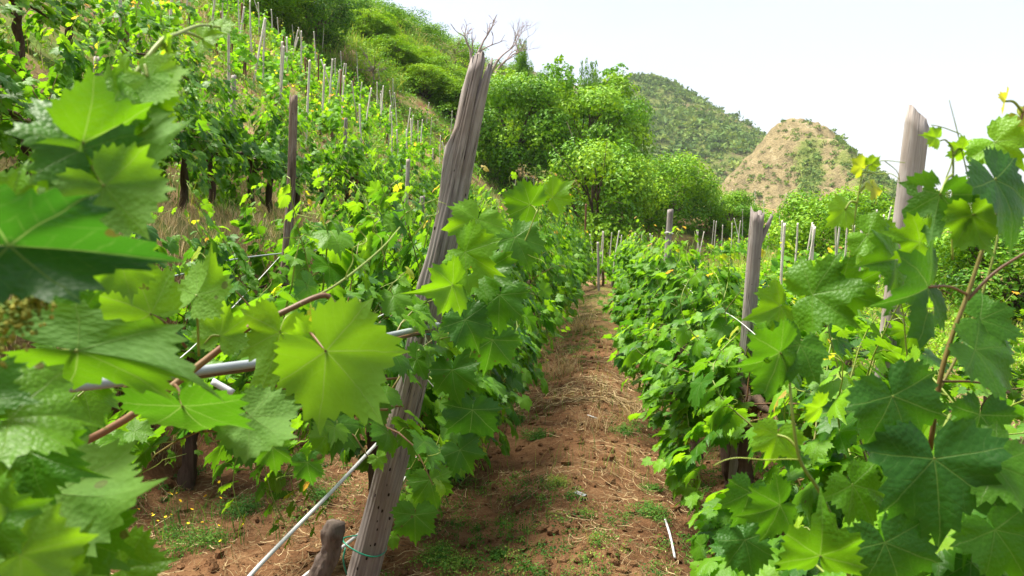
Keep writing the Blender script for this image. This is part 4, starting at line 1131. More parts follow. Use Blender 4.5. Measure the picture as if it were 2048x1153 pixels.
# yellow flowers
b = MB()
def flowers(n, cx, cy, Y, sx, sy):
    px = rng.normal(cx, sx, n); py = rng.normal(cy, sy, n)
    for a, c in zip(px, py):
        d = ray(a, c); Yy = CAM_H / -d[2] * d[1] if Y is None else Y; P = at(a, c, Yy); g_ = gz(P[0], P[1]); hgt = rng.uniform(0.05, 0.2); r_ = rng.uniform(0.006, 0.010)
        th = np.linspace(0, 2 * np.pi, 11)[:-1]; top = np.array([P[0], P[1], g_ + hgt]); tl = rng.normal(0, 0.35, 2)
        rim = np.stack([np.cos(th) * r_ * (1 - 0.25 * (np.arange(10) % 2)), np.sin(th) * r_ * (1 - 0.25 * (np.arange(10) % 2)), (np.cos(th) * tl[0] + np.sin(th) * tl[1]) * r_ + 0.004], -1) + top
        j = np.arange(10); b.add(np.concatenate([[top], rim]), np.stack([np.zeros(10, int), 1 + j, 1 + (j + 1) % 10], -1), None, 0, 0)
        V, F, U = tube([[P[0] + 0.01, P[1], g_], [P[0], P[1], g_ + hgt * 0.6], top], 0.0012, 3, False); b.add(V, F, U, 0.5, 1)
flowers(26, 1005, 800, None, 14, 18); flowers(16, 430, 1075, None, 45, 35); flowers(24, 1120, 665, None, 45, 22); flowers(14, 300, 1050, None, 40, 12)
flowers(8, 1040, 760, None, 25, 25)
tag(b.build("yellow_flowers", [M['petal'], M['weed']], None, True), "tiny yellow daisies sprinkled along the vine rows", None, None, 'stuff')

# dry and green grass on the banks and hillside
b = MB()
def grass(n, xlo, xhi, ylo, yhi, ln, w, tl, thr, per=1, lean=0.75, tmean=0.6, seed=101):
    Y = ylo + (yhi - ylo) * rng.random(n) ** 1.3; u = rng.uniform(xlo, xhi, n); X = XC(Y) + u
    k = fbm(np.stack([X, Y], -1) * 0.8, 3, seed) + rng.normal(0, 0.1, n) > thr; X, Y = X[k], Y[k]
    s = 1 + Y / 14
    blades(b, on_ground(X, Y, -0.01), ln * rng.uniform(0.5, 1.2, len(X)) * (0.8 + 0.2 * s), w * s, np.clip(rng.normal(tmean, 0.22, len(X)), 0, 1), lean, 3)
grass(20000, -4.3, -2.7, 4, 14, 0.17, 0.0018, 0.6, -0.35, tmean=0.88)
grass(22000, -18, -4, 6, 46, 0.30, 0.003, 0.6, -0.05, tmean=0.7)
grass(9000, 1.4, 9, 2, 34, 0.32, 0.003, 0.6, -0.1, tmean=0.6)
tag(b.build("dry_grass", [M['straw']], None, False), "dry straw coloured grass on the bank and hillside", None, None, 'stuff')
b = MB()
grass(14000, -18, -3.5, 6, 46, 0.30, 0.004, 0.6, 0.0, tmean=0.55, seed=140)
grass(26000, 1.3, 12, 1.5, 40, 0.36, 0.004, 0.6, -0.15, tmean=0.7, seed=141)
grass(2500, -3.0, -1.5, 4, 9, 0.24, 0.002, 0.6, 0.05, tmean=0.3, seed=142)
X = rng.uniform(-17, -6, 7000); Y = rng.uniform(44, 64, 7000); X = X + (Y - 50) * 0.2
blades(b, on_ground(X, Y, -0.02), rng.uniform(0.5, 1.3, 7000), np.full(7000, 0.03), np.clip(rng.normal(0.7, 0.2, 7000), 0, 1), 0.7, 3)
tag(b.build("grass", [M['weed']], None, False), "green and yellowing grass growing between the vines", None, None, 'stuff')

# ------------------------------------------------------------------ pipes, sticks and scraps
def pipe(name, label, cat, pts, r, mat, sides=10, n=40):
    b = MB(); V, F, U = tube(spline(pts, n), r, sides); b.add(V, F, U); return tag(b.build(name, [mat]), label, cat)
pipe("irrigation_pipe", "grey irrigation pipe running from the near left leaves to the leaning post", "pipe",
     [at(-60, 800, 0.95), at(130, 775, 1.05), at(245, 762, 1.12), at(450, 735, 1.35), at(580, 716, 1.55), at(700, 688, 1.95), at(876, 650, 2.6)], 0.0085, M['pipe'])
pipe("guide_rod", "slanting whitish rod rising from the soil left of the leaning post", "rod", [at(470, 1195, 2.05), at(502, 1150, 2.12), at(580, 1068, 2.3), at(662, 985, 2.55), at(790, 852, 3.1), at(845, 815, 3.5)], 0.0065, M['pipe_white'])
pipe("guide_rod", "thin pale rod crossing behind the lower part of the leaning post", "rod", [at(600, 1160, 2.9), at(760, 1030, 3.1), at(835, 915, 3.3)], 0.007, M['pipe_white'])
pipe("trellis_wire", "thin pale wire above the grey irrigation pipe at the lower left", "wire", [at(-40, 770, 1.9), at(100, 752, 2.2), at(215, 742, 2.5), at(380, 700, 4.0), at(600, 470, 9.0)], 0.003, M['cord'])
pipe("trellis_wire", "grey wire stretched along the lower left row beside the tall brown post", "wire", [at(280, 570, 4.5), at(400, 540, 5.2), at(520, 512, 6.2), at(760, 490, 12)], 0.006, M['pipe'])
for off, zz, lab in ((-0.86, 1.25, "sagging thin wire through the leaves of the row left of the path"), (0.94, 1.15, "sagging thin wire through the leaves of the row right of the path")):
    pipe("trellis_wire", lab, "wire", [(float(XC(y)) + off, y, gz(float(XC(y)) + off, y) + zz + 0.03 * math.sin(y * 1.7)) for y in np.arange(3.2, 26, 1.4)], 0.0022, M['cord'], 5, 160)
b = MB(); V, F, U = tube(spline([at(425, 763, 1.7), at(466, 786, 1.7)], 6), 0.010, 4); b.add(V, F, U); tag(b.build("plastic_strip", [M['pipe_white']]), "short white plastic strip under the grey irrigation pipe", "strip")
def gp(px, py, dz=0.01):
    d = ray(px, py); Y = CAM_H / -d[2] * d[1]; P = at(px, py, Y); return np.array([P[0], P[1], gz(P[0], P[1]) + dz])
pipe("plastic_stick", "white plastic stick lying on the path by the right row", "stick", [gp(1330, 1062, 0.03), gp(1340, 1085, 0.02), gp(1350, 1113, 0.012)], 0.0065, M['pipe_white'], 8, 10)
pipe("plastic_stick", "tiny white scrap of stick by the bowed dry grass tuft", "stick", [gp(1175, 857), gp(1195, 860)], 0.006, M['pipe_white'], 6, 4)
c = gp(1160, 1031, 0.02); b = MB(); e1, e2 = np.array([0.026, -0.034, 0]), np.array([0.010, 0.008, 0.003])
V = np.array([c - e1 - e2, c + e1 - e2, c + e1 + e2, c - e1 + e2]); V = np.concatenate([V, V - [0, 0, 0.003]])
b.add(V, [[0, 1, 2], [0, 2, 3], [4, 6, 5], [4, 7, 6], [0, 4, 5], [0, 5, 1], [1, 5, 6], [1, 6, 2], [2, 6, 7], [2, 7, 3], [3, 7, 4], [3, 4, 0]])
tag(b.build("plant_tag", [M['label']], None, False), "flat grey plastic tag lying in the middle of the path", "tag")
c = gp(1095, 812, 0.015); b = MB(); b.add(ICO * np.array([0.05, 0.03, 0.025]) * rng.uniform(0.7, 1.2, (12, 1)) + c, ICF); tag(b.build("terracotta_shard", [M['terracotta']], None, False), "reddish terracotta shard on the path", "shard")

# gnarled cut stump tied to the leaning post
b = MB(); P = spline([at(590, 1320, 2.62), at(640, 1150, 2.62), at(660, 1105, 2.62), at(672, 1045, 2.62)], 30)
rd = np.interp(np.linspace(0, 1, len(P)), [0, 0.5, 0.72, 0.9, 1], [0.040, 0.036, 0.032, 0.040, 0.030]); V, F, U = tube(P, rd, 36)
nn = len(P) * 36; cc = np.repeat(P, 36, 0); V[:nn] = cc + (V[:nn] - cc) * (1 + 0.55 * fbm(V[:nn] * np.array([30, 30, 11]), 4, 8, 0.65))[:, None]
b.add(V, F, U); tag(b.build("vine_stump", [M['stump']]), "gnarled cut vine stump tied to the foot of the leaning post", "stump")

# leafy undergrowth between the hillside vines and up the slope behind the trees
b = MB()
n = 4600; Y = rng.uniform(5.5, 46, n); X = XC(Y) - rng.uniform(4.8, 18.5, n)
k = fbm(np.stack([X, Y], -1) * 0.5, 3, 201) > -0.18; X, Y = X[k], Y[k]; n = len(X)
P_, D_, S_, T_ = weed_leaves(on_ground(X, Y), rng.uniform(0.15, 0.5, n), rng.uniform(0.12, 0.55, n), 22, 0.045 + Y * 0.0016, np.clip(rng.normal(0.6, 0.2, n), 0, 1))
leaf_cards(b, P_, D_, S_, T_)
n = 3600; Y = rng.uniform(44, 92, n); X = rng.uniform(-26, 24, n)
k = fbm(np.stack([X, Y], -1) * 0.14, 3, 205) > -0.30; X, Y = X[k], Y[k]; n = len(X)
P_, D_, S_, T_ = weed_leaves(on_ground(X, Y), rng.uniform(0.4, 1.3, n), rng.uniform(0.3, 1.3, n), 30, np.full(n, 0.17), np.clip(0.45 + 0.5 * fbm(np.stack([X, Y], -1) * 0.1, 2, 207) + rng.normal(0, 0.1, n), 0, 1))
leaf_cards(b, P_, D_, S_, T_)
n = 2400; Y = rng.uniform(6, 45, n); X = XC(Y) + rng.uniform(1.4, 14, n) * (0.4 + Y / 40)
P_, D_, S_, T_ = weed_leaves(on_ground(X, Y), rng.uniform(0.1, 0.4, n), rng.uniform(0.1, 0.4, n), 20, 0.03 + Y * 0.0014, np.clip(rng.normal(0.75, 0.15, n), 0, 1))
leaf_cards(b, P_, D_, S_, T_)
n = 1500; Y = rng.uniform(9, 30, n); X = XC(Y) + rng.uniform(1.5, 8, n) * (0.5 + Y / 30)
P_, D_, S_, T_ = weed_leaves(on_ground(X, Y), rng.uniform(0.3, 0.7, n), rng.uniform(0.15, 0.45, n), 26, 0.05 + Y * 0.0012, np.clip(rng.normal(0.9, 0.12, n), 0, 1))
leaf_cards(b, P_, D_, S_, T_)
tag(b.build("undergrowth", [M['tree']], None, False), "leafy green undergrowth between the hillside vines and up the slope", None, None, 'stuff')
# ------------------------------------------------------------------ the two near vines, leaf by leaf
def hero_leaf(parent, px, py, Y, size, ang, pit=0, rol=0, tint=0.35, flip=False, fold=0.2, droop=0.25, wave=0.06, curl=0.1, seed=0, pet=None, pr=0.0017, ptint=0.75, name="leaf", label=None, holes=0, wid=1.0):
    s = size * 0.94 / FPX * Y; tint = tint * 0.9 + (0.10 if px < 900 else 0.05)
    gq = np.random.default_rng(seed + 5000); curl = curl + gq.uniform(0, 0.25); wave = wave * gq.uniform(0.9, 1.7); fold = fold * gq.uniform(0.8, 1.3)
    V, F, U = leaf_template(int(gq.integers(12, 17)), 4, (0.16, 0.32, 0.48, 0.64, 0.8, 0.92, 1.0), seed, fold, droop, wave, curl)
    V = V * [wid, 1, 1]
    a = R(ang); t = np.array([math.cos(a), math.sin(a), 0]); n = np.array([0, 0, -1.0 if flip else 1.0])
    x = np.cross(t, n); c, q = math.cos(R(pit)), math.sin(R(pit)); t, n = t * c + n * q, n * c - t * q
    c, q = math.cos(R(rol)), math.sin(R(rol)); x, n = x * c + n * q, n * c - x * q
    Rm = CAMM @ np.stack([np.cross(t, n), t, n], -1)
    P0 = at(px, py, Y)
    W_ = (Rm @ (V * s).T).T + P0
    if holes:
        g = np.random.default_rng(seed + 900); cut = np.zeros(len(F), bool); cen = V[F].mean(1)[:, :2]
        for h in range(holes):
            hc = g.uniform(-0.45, 0.45, 2) + [0, 0.25]; cut |= ((cen - hc) ** 2).sum(1) < g.uniform(0.05, 0.11) ** 2
        F = F[~cut]
    b = MB(); b.add(W_, F, U, tint, 0)
    if pet is not None:
        e = at(*pet); m = (P0 + e) / 2 + np.array([0, 0, 0.006])
        Vp, Fp, Up = tube(spline([P0, m, e], 10), np.linspace(pr * 0.85, pr * 1.1, 11), 8); b.add(Vp, Fp, Up, ptint, 1)
    o = b.build(name, [M['leaf_hero'], M['cane']], parent)
    if label: o["label"] = label
    return o
def cane(parent, pts, r0, r1, tint, name="shoot", n=36, sides=8, label=None):
    b = MB(); P = spline([at(*p) for p in pts], n); V, F, U = tube(P, np.linspace(r0, r1, len(P)), sides)
    L = U[:, 1].max(); b.add(V, F, U, np.clip(np.interp(U[:, 1] / L, np.linspace(0, 1, len(tint)), tint), 0, 1)); o = b.build(name, [M['cane']], parent)
    if label: o["label"] = label
    return o
def tendril(parent, p, d, ln, rr, turns, seed, r=0.0011, tint=0.9):
    g = np.random.default_rng(seed); b = MB(); P0 = at(*p); d = CAMM @ norm(np.array(d, float)); u = norm(np.cross(d, [0.3, 0.2, 0.9])); w = np.cross(d, u); pts = []
    for t in np.linspace(0, 1, 40):
        k = rr * t ** 1.5; pts.append(P0 + d * ln * t + u * math.cos(turns * 6.28 * t) * k + w * math.sin(turns * 6.28 * t) * k + np.array([0, 0, -0.02 * t * t]))
    V, F, U = tube(pts, np.linspace(r, r * 0.55, 40), 5); b.add(V, F, U, tint); return b.build("tendril", [M['cane']], parent)

# ---- left
LV = thing("grape_vine", "nearest vine at the left edge with big blurred leaves and a brown arching shoot", "grapevine", (-1.15, 1.1, gz(-1.15, 1.1)), ROWA, "vines in the row left of the path")
bpy.context.view_layer.update()
_inv = LV.matrix_basis.inverted()
tk = grow_trunk(0.95, 0.9, 990); link("trunk", tk.mesh("trunk", [M['bark']]), LV)
class AtRoot:
    """parts built in world space, then hung on the vine without moving"""
    def __init__(s, root): s.root, s.before = root, set(o.name for o in bpy.data.objects)
    def close(s):
        inv = s.root.matrix_basis.inverted()
        for o in bpy.data.objects:
            if o.name not in s.before and o.parent is None:
                o.parent = s.root; o.matrix_parent_inverse = inv
L = AtRoot(LV)
H = lambda *a, **k: hero_leaf(None, *a, **k)
cane(None, [(-200, 1050, 1.1), (60, 935, 1.05), (250, 840, 1.05), (415, 718, 1.1), (490, 660, 1.12), (560, 628, 1.12), (640, 592, 1.15), (665, 603, 1.16), (676, 636, 1.16)], 0.0062, 0.0035, [0.2, 0.2, 0.15, 0.35, 0.4, 0.2, 0.1], label="brown arching shoot")
cane(None, [(600, 610, 1.13), (680, 565, 1.2), (760, 500, 1.3), (800, 455, 1.4)], 0.0022, 0.0012, [0.5, 0.8])
cane(None, [(60, 560, 0.62), (95, 430, 0.62), (120, 370, 0.63), (165, 315, 0.64), (215, 230, 0.65), (300, 110, 0.68), (330, 75, 0.7)], 0.0048, 0.0018, [0.75, 0.7, 0.8])
cane(None, [(-100, 820, 0.75), (20, 735, 0.75), (70, 720, 0.76)], 0.003, 0.0024, [0.7])
# shoot top, upper left
H(225, 208, 0.63, 92, 25, -48, 10, 0.45, seed=1, fold=0.3, pet=(222, 225, 0.65), label="pale top leaf of the upper left shoot")
H(215, 190, 0.65, 82, 140, -25, 20, 0.36, seed=4, pet=(222, 225, 0.65))
H(165, 300, 0.60, 150, 122, 8, -42, 0.22, seed=3, fold=0.4, droop=0.35, pet=(160, 320, 0.64))
H(178, 285, 0.63, 212, -6, 10, 36, 0.42, True, seed=5, fold=0.25, droop=0.3, pet=(165, 315, 0.64))
H(165, 285, 0.60, 185, -22, -52, 8, 0.3, seed=6, fold=0.3, droop=0.35, pet=(160, 316, 0.64))
H(295, 155, 0.66, 85, -38, 0, 20, 0.82, True, seed=7, pet=(285, 135, 0.67), label="yellow-green young leaf")
H(315, 185, 0.67, 70, -70, 10, -20, 0.80, seed=8, pet=(280, 150, 0.67))
H(325, 100, 0.7, 48, 125, -60, 20, 0.86, seed=9, fold=0.5, pet=(320, 85, 0.7)); H(335, 105, 0.7, 42, -25, 60, 0, 0.84, seed=10, fold=0.5, pet=(318, 90, 0.7))
H(405, 78, 0.95, 46, 20, 20, 20, 0.62, seed=11, pet=(330, 75, 0.75)); H(440, 55, 1.0, 36, 20, 10, 30, 0.72, seed=12, pet=(350, 70, 0.8))
H(195, 205, 0.66, 62, -95, 20, 40, 0.72, True, seed=13, pet=(215, 230, 0.65))
H(248, 140, 0.68, 40, 80, 20, 40, 0.62, seed=113)
# big dark leaf at left and those behind it
H(18, 492, 0.47, 295, -3, -8, 4, -0.10, seed=14, fold=0.62, wid=0.56, droop=0.2, wave=0.09, curl=0.35, label="large dark leaf at the left edge")  # mature leaf, tint lowered further to stand in for shade from leaves above
H(208, 372, 0.58, 145, -52, 10, 15, 0.52, True, seed=16, droop=0.3, pet=(165, 330, 0.63), label="backlit leaf behind the large dark one")
H(25, 400, 0.62, 80, 80, 10, 10, 0.4, seed=17); H(240, 520, 0.74, 90, -80, 15, 20, 0.5, True, seed=18)
H(302, 628, 0.86, 142, 158, 10, 8, 0.55, True, seed=19, wave=0.04, pet=(372, 695, 0.95), ptint=0.12, label="backlit leaf on a reddish stalk")
H(393, 590, 0.98, 95, 60, 10, 25, 0.70, True, seed=20, fold=0.35, pet=(398, 712, 1.02), label="small light green upright leaf")
H(440, 672, 1.05, 78, 82, 10, 0, 0.6, True, seed=22, pet=(408, 690, 1.05))
H(155, 702, 0.66, 322, -8, 5, -8, 0.30, True, seed=23, fold=0.5, wid=0.37, droop=0.25, wave=0.04, pet=(20, 735, 0.75), pr=0.002, label="long drooping leaf over the grey pipe")
H(160, 640, 0.72, 95, 100, 20, 20, 0.2, seed=24)
# bright star leaf and neighbours
H(652, 703, 1.02, 178, -48, 8, -6, 0.50, True, seed=26, fold=0.10, droop=0.12, wave=0.05, pet=(585, 640, 1.12), pr=0.0022, ptint=0.25, label="large bright backlit leaf in the middle")
H(560, 665, 1.10, 128, -105, 14, -12, 0.55, True, seed=27, fold=0.3, pet=(580, 630, 1.12), label="leaf with a pale underside left of the bright one")
H(618, 690, 1.06, 60, 110, 10, 10, 0.78, True, seed=28); H(628, 650, 1.12, 40, 100, 20, 0, 0.97, seed=29, label="bronze young leaf")
H(365, 812, 0.80, 165, -86, -48, -5, 0.08, seed=30, fold=0.12, droop=0.2, wave=0.05, pet=(350, 770, 0.9), ptint=0.2, label="blue-green leaf hanging below the grey pipe")
H(500, 832, 0.86, 108, -38, -5, 40, 0.45, True, seed=32, fold=0.4, droop=0.4); H(545, 895, 1.05, 58, -85, 0, 10, 0.25, seed=33)
H(535, 850, 1.2, 62, -60, 10, 0, 0.3, seed=34); H(615, 925, 1.3, 52, -85, 0, 0, 0.12, seed=134)
# lower left mass
H(-60, 800, 0.55, 125, 5, 10, 30, 0.2, seed=45); H(20, 838, 0.55, 165, 5, -30, 45, 0.42, seed=37, fold=0.4)
H(62, 905, 0.6, 135, -18, 15, 10, 0.22, seed=36); H(-10, 900, 0.58, 95, -70, 15, 0, 0.3, seed=35)
H(105, 985, 0.62, 200, -14, 10, 45, 0.46, True, seed=38, droop=0.3, label="light green leaf with a pale edge at the lower left")
H(20, 965, 0.6, 95, -60, 10, 10, 0.15, seed=39); H(40, 1110, 0.5, 140, 12, 25, 0, 0.55, True, seed=40, label="bright leaf in the bottom left corner")
H(175, 1085, 0.62, 125, -15, 15, 20, 0.32, seed=41, holes=2); H(245, 1140, 0.66, 110, 15, 10, 20, 0.38, seed=42); H(90, 1190, 0.55, 150, 60, 10, 0, 0.4, seed=43)
H(130, 1040, 0.75, 90, -60, 10, 0, 0.08, seed=44); H(-30, 640, 0.56, 90, -30, 30, 0, 0.2, seed=46); H(-30, 1040, 0.5, 120, 20, 10, 10, 0.3, seed=47)
# flower cluster
g = np.random.default_rng(5); b = MB()
ax = spline([at(-60, 690, 0.5), at(20, 640, 0.5), at(80, 590, 0.5)], 20)
for i in range(420):
    t = g.random(); c = ax[int(t * (len(ax) - 1))] + g.normal(0, 1, 3) * 0.0085 * (1.15 - 0.5 * t); b.add(ICO * 0.0016 * g.uniform(0.7, 1.3) + c, ICF, None, g.random())
V, F, U = tube(ax, 0.0018, 6); b.add(V, F, U, 0.4); b.build("flower_cluster", [M['flower']], None)
for i, (p, d) in enumerate([((830, 470, 1.6), (0.3, 0.4, 0.1)), ((770, 520, 1.4), (-0.2, 0.8, 0)), ((720, 600, 1.2), (0.2, -1, 0)), ((690, 560, 1.2), (0.3, 0.9, 0))]): tendril(None, p, d, 0.11, 0.016, 2.2, i)
cane(None, [(250, 775, 1.15), (580, 726, 1.57), (700, 700, 1.97), (860, 662, 2.55)], 0.004, 0.006, [0.1, 0.1])
for (Xo, Yo, kw) in ((None, 2.25, dict(L=0.9, zc=1.15, nshoot=13, slen=(0.35, 0.65), side=0.22, droop=0.16, down=0.45, tendrils=22, seed=771, lo=1.0)),
                     (-0.98, 1.30, dict(L=0.5, zc=0.95, nshoot=9, slen=(0.4, 0.75), side=0.16, droop=0.12, down=0.4, tendrils=4, seed=779, lo=0.82)),
                     (-0.40, 2.45, dict(L=0.45, zc=1.02, nshoot=7, slen=(0.3, 0.5), side=0.14, droop=0.22, down=0.7, tendrils=10, seed=775, lo=0.72))):
    cn, fl, n_ = grow_vine(leaf=0.085, tm=T_NEAR, **kw)
    X0 = float(XC(Yo)) - 0.72 if Xo is None else Xo
    for nm, me in (("canes", cn.mesh("canes", [M['cane']])), ("foliage", fl.mesh("foliage", [M['leaf']]))):
        o = link(nm, me); o.location = (X0, Yo, gz(X0, Yo)); o.rotation_euler = (0, 0, ROWA)
L.close()
# leaves of the first row vine that lean out past the post
FV = [o for o in COL.objects if o.get("label", "").startswith("first leafy vine beyond the leaning post")][0]
bpy.context.view_layer.update()
F1 = AtRoot(FV)
cane(None, [(880, 760, 2.75), (930, 640, 2.6), (985, 560, 2.5), (1040, 500, 2.5), (1075, 420, 2.5)], 0.004, 0.002, [0.5, 0.7, 0.8])
cane(None, [(900, 700, 2.6), (920, 560, 2.45), (945, 450, 2.4)], 0.004, 0.002, [0.5, 0.7])
H(955, 440, 2.35, 78, -110, 20, 10, 0.62, seed=210, pet=(945, 455, 2.4)); H(930, 505, 2.3, 85, -35, 25, -10, 0.55, seed=211, holes=1, pet=(925, 540, 2.43))
H(905, 570, 2.25, 82, 200, 40, 20, 0.45, seed=212, pet=(920, 565, 2.45)); H(965, 545, 2.4, 80, -20, 45, 10, 0.36, seed=213, pet=(975, 570, 2.5))
H(1030, 475, 2.5, 74, -60, 15, 20, 0.30, seed=214, pet=(1040, 500, 2.5)); H(1000, 590, 2.45, 78, -95, 10, -10, 0.22, seed=215); H(1060, 410, 2.6, 62, 160, 25, 10, 0.38, seed=216, pet=(1075, 425, 2.5))
H(930, 640, 2.4, 72, -60, 10, 20, 0.18, seed=217); H(985, 680, 2.5, 75, -100, 5, 10, 0.14, seed=218); H(905, 740, 2.45, 70, -85, 10, -20, 0.16, seed=219); H(945, 820, 2.5, 80, -95, 0, 10, 0.06, seed=220)
H(1105, 395, 2.7, 52, 40, 20, 10, 0.62, seed=221); H(860, 960, 2.4, 62, -75, 10, 10, 0.3, seed=222); H(830, 1030, 2.4, 66, -90, 10, 0, 0.22, seed=223); H(920, 900, 2.5, 60, -60, 10, 10, 0.2, seed=224)
for i, (p, d) in enumerate([((985, 560, 2.5), (0.5, -0.7, 0.1)), ((930, 640, 2.5), (0.2, -1, 0.1)), ((1040, 500, 2.5), (0.6, -0.3, 0.2)), ((925, 600, 2.45), (-0.1, -1, 0.1))]): tendril(None, p, d, 0.13, 0.014, 1.3, 60 + i)
F1.close()

# ---- right
for i, (off, Y, lab) in enumerate([(0.98, 1.35, "nearest vine at the right edge with big dark leaves and tall shoots"), (0.95, 2.15, "vine between the nearest right one and the pale slanted post")]):
    X = float(XC(Y)) + off
    cn, fl, n_ = grow_vine(L=1.05, zc=0.70, nshoot=24, slen=(0.6, 0.95), leaf=0.09, side=0.2, droop=0.10, down=0.5, tm=T_NEAR, tendrils=8, seed=800 + i, up_tips=0.1, lo=0.12)
    v = thing("grape_vine", lab, "grapevine", (X, Y, gz(X, Y)), ROWA, "vines in the row right of the path")
    link("canes", cn.mesh("canes", [M['cane']]), v); link("foliage", fl.mesh("foliage", [M['leaf']]), v); link("trunk", grow_trunk(0.62, 0.95, 810 + i, 0.042).mesh("trunk", [M['bark']]), v)
    if i == 0: RV = v
Rr = AtRoot(RV)
cane(None, [(1700, 1160, 0.98), (1678, 1073, 0.98), (1640, 985, 0.98), (1600, 920, 0.98), (1585, 830, 0.98), (1577, 750, 1.0), (1560, 690, 1.0)], 0.0030, 0.0014, [0.75, 0.7, 0.9], label="yellow-green upright shoot")
cane(None, [(1860, 900, 1.02), (1880, 760, 1.0), (1905, 670, 1.0), (1935, 590, 1.0), (1965, 500, 1.0), (1992, 430, 1.0), (2015, 330, 1.0), (2050, 215, 1.0), (2080, 150, 1.0)], 0.0036, 0.0014, [0.35, 0.45, 0.5, 0.3], label="tall shoot rising past the top right leaves")
cane(None, [(1695, 620, 1.1), (1698, 560, 1.1), (1702, 490, 1.1), (1715, 400, 1.1), (1725, 345, 1.1)], 0.0020, 0.0009, [0.75, 0.85, 0.9], label="thin shoot with small yellow leaves")
cane(None, [(1905, 520, 1.0), (1904, 420, 1.0), (1906, 310, 1.0), (1893, 282, 1.0), (1880, 282, 1.0)], 0.0016, 0.0009, [0.8, 0.8])
cane(None, [(1935, 600, 1.0), (1990, 545, 1.0), (2060, 500, 1.0)], 0.0022, 0.0018, [0.2, 0.15])
cane(None, [(1880, 764, 1.0), (1940, 764, 1.0), (2000, 772, 1.0)], 0.0018, 0.0015, [0.1, 0.1])
cane(None, [(1830, 860, 1.02), (1920, 700, 1.04), (1990, 500, 1.04), (2010, 300, 1.06)], 0.0024, 0.0012, [0.4, 0.7])
H(1785, 792, 0.92, 135, -70, 6, 4, 0.12, seed=60, fold=0.15, droop=0.2, wave=0.07, pet=(1800, 900, 1.0), label="large dark five-lobed leaf at the right")
H(1868, 918, 0.90, 180, -88, 12, -6, 0.08, seed=61, fold=0.2, droop=0.2, wave=0.06, pet=(1900, 830, 0.98), label="very dark large leaf below the other dark one")
H(1640, 1112, 0.86, 118, 95, 30, 10, 0.38, seed=62, fold=0.3, pet=(1672, 1070, 0.98), label="bright leaf at the bottom edge, right")
H(1856, 575, 0.95, 130, -160, 38, 10, 0.14, seed=63, holes=2, fold=0.3, droop=0.3, pet=(1935, 590, 1.0), ptint=0.3)
H(1990, 360, 0.92, 150, -60, 5, 35, 0.12, seed=64, fold=0.3, droop=0.25, pet=(2000, 300, 1.0), label="blue-green leaf at the right edge against the sky")
H(1880, 390, 0.97, 95, -95, 15, -25, 0.20, True, seed=65, fold=0.4, holes=5, pet=(1905, 350, 1.0), label="dark leaf eaten through with holes")
H(1945, 430, 0.96, 90, -70, 10, 10, 0.52, True, seed=66, pet=(1990, 430, 1.0))
H(1990, 285, 0.98, 78, -50, 30, -10, 0.78, seed=67, fold=0.4, curl=0.3, pet=(2020, 320, 1.0), label="olive yellow leaf on the tall shoot")
H(1872, 276, 1.0, 32, 170, 20, 0, 0.88, seed=68); H(1925, 300, 1.0, 36, 160, 20, 20, 0.84, seed=69, pet=(1906, 312, 1.0)); H(1948, 312, 1.0, 34, -20, 10, 20, 0.82, seed=70)
H(2010, 203, 1.0, 38, 165, 60, 0, 1.0, seed=71, pet=(2045, 225, 1.0)); H(2040, 235, 1.0, 40, -60, 20, 0, 0.97, seed=72)
H(1722, 335, 1.1, 30, 150, 30, 0, 0.94, seed=73); H(1742, 328, 1.1, 22, 40, 30, 0, 0.86, seed=74); H(1745, 375, 1.1, 36, -60, 0, 40, 0.95, seed=75, pet=(1718, 385, 1.1))
H(1735, 470, 1.08, 78, -30, 15, 15, 0.6, seed=76, pet=(1702, 490, 1.1)); H(1690, 420, 1.1, 50, 220, 25, 0, 0.88, seed=77, pet=(1712, 405, 1.1)); H(1720, 505, 1.1, 50, -20, 20, 20, 0.9, seed=78)
H(1840, 485, 0.98, 80, 170, 25, 10, 0.5, seed=79); H(1790, 520, 1.0, 95, 185, 40, -10, 0.3, seed=80)
H(1560, 705, 0.98, 105, -155, 20, 25, 0.18, seed=81, holes=1, fold=0.3, pet=(1577, 745, 1.0)); H(1600, 690, 1.0, 90, -120, 25, 0, 0.26, seed=82)
H(1560, 612, 1.02, 70, 200, 30, 0, 0.55, seed=83); H(1625, 590, 1.05, 110, 15, 35, 20, 0.42, seed=84); H(1680, 580, 1.05, 90, 30, 40, 0, 0.3, seed=85)
H(1555, 870, 1.0, 70, -105, 10, 0, 0.66, seed=86, pet=(1600, 905, 0.98)); H(1640, 815, 1.04, 46, 175, 40, 20, 0.78, seed=87)
H(1705, 970, 0.94, 100, -60, 10, 20, 0.42, seed=88, pet=(1650, 990, 0.98)); H(1950, 700, 0.96, 120, -35, 10, 40, 0.34, seed=89); H(1960, 640, 1.0, 90, -20, 20, 20, 0.2, seed=90)
H(1990, 930, 0.9, 120, -20, 20, 30, 0.4, seed=91); H(1960, 830, 0.98, 100, -100, 0, 10, 0.1, seed=92); H(1770, 1085, 0.9, 130, -70, 10, 0, 0.06, seed=93)
H(1560, 1010, 1.05, 85, -160, 15, 10, 0.16, seed=94); H(1500, 985, 1.15, 75, -110, 15, 10, 0.2, seed=95); H(1490, 1080, 1.15, 80, -80, 20, 0, 0.12, seed=96); H(1990, 1060, 0.9, 120, -60, 20, 0, 0.3, seed=97)
for i, (p, d, ln) in enumerate([((1725, 345, 1.1), (0.9, 0.12, 0), 0.05), ((1990, 380, 1.0), (-0.7, 0.35, 0), 0.06), ((1906, 312, 1.0), (-0.2, -0.9, 0), 0.05), ((1600, 920, 0.98), (-1, 0.1, 0), 0.11), ((1690, 545, 1.1), (-1, 0.2, 0.1), 0.09)]): tendril(None, p, d, ln, 0.008, 1.0, 30 + i)
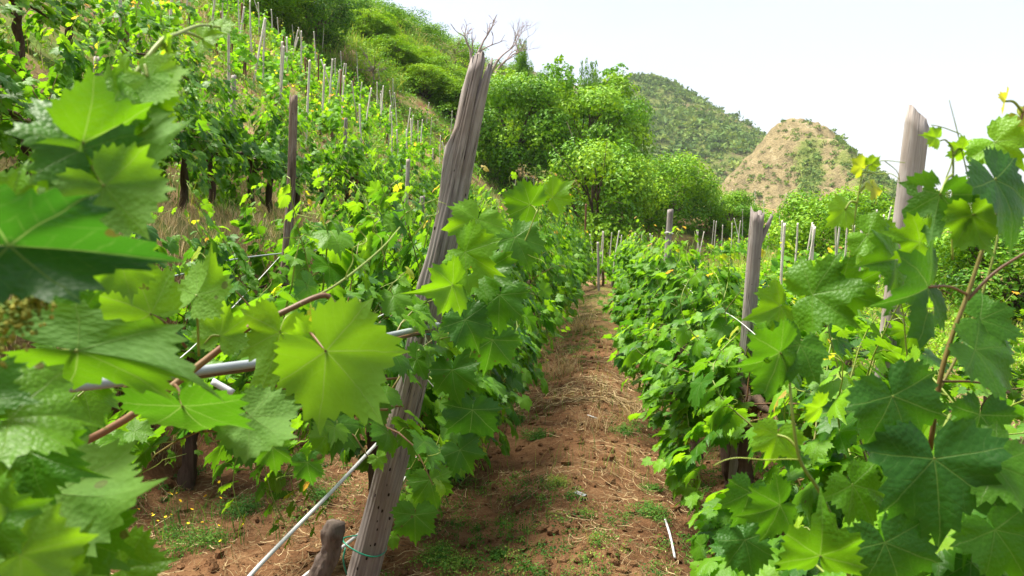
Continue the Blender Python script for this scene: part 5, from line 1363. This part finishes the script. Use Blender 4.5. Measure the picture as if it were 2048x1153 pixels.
cane(None, [(1940, 372, 1.0), (1915, 265, 1.0), (1898, 200, 1.0)], 0.0009, 0.0004, [0.85, 0.9], "tendril"); cane(None, [(1920, 268, 1.0), (1885, 255, 1.0), (1862, 250, 1.0)], 0.0008, 0.0005, [0.8], "tendril")
cane(None, [(1730, 335, 1.1), (1765, 322, 1.1), (1810, 326, 1.1)], 0.0008, 0.0005, [0.85], "tendril"); cane(None, [(1770, 323, 1.1), (1795, 345, 1.1), (1800, 375, 1.1)], 0.0007, 0.0004, [0.8], "tendril")
Rr.close()
b = MB()
for pts in ([(1930, 876, 1.0), (1975, 886, 1.0), (2000, 878, 1.0)], [(1980, 880, 1.0), (1955, 890, 1.0), (1940, 882, 1.0)]):
    V, F, U = tube(spline([at(*p) for p in pts], 10), 0.0022, 6); b.add(V, F, U)
tag(b.build("tie_cord", [M['cord']]), "white tie cord knotted round a shoot of the nearest right vine", "tie")
# hanging strings on the leaning post
b = MB()
for i, pts in enumerate([[(852, 650, 2.6), (850, 690, 2.6), (842, 735, 2.6), (868, 775, 2.6), (885, 778, 2.6)], [(856, 650, 2.6), (868, 690, 2.6), (880, 736, 2.6)], [(846, 660, 2.6), (858, 700, 2.6), (846, 730, 2.6)]]):
    V, F, U = tube(spline([at(*p) for p in pts], 16), 0.0016, 5); b.add(V, F, U, 0, i % 2)
tag(b.build("tie_cord", [M['cord'], M['wire']]), "loose green and white tie strings hanging at the leaning post", "tie")

# ------------------------------------------------------------------ the air between here and the mountains
k = NT("air")
pv = k.n("VolumePrincipled"); pv.inputs['Color'].default_value = (0.90, 0.95, 1.0, 1); pv.inputs['Density'].default_value = 0.00014
k.t.links.new(pv.outputs[0], k.out.inputs['Volume'])
b = MB(); x0, x1, y0, y1, z0, z1 = -1700, 1700, -500, 2750, -16, 190
V = np.array([[x, y, z] for z in (z0, z1) for y in (y0, y1) for x in (x0, x1)], float)
b.add(V, [[0, 2, 3], [0, 3, 1], [4, 5, 7], [4, 7, 6], [0, 1, 5], [0, 5, 4], [2, 6, 7], [2, 7, 3], [0, 4, 6], [0, 6, 2], [1, 3, 7], [1, 7, 5]])
tag(b.build("haze", [k.m], None, False), "thin pale haze softening the far mountains", None, None, 'stuff')
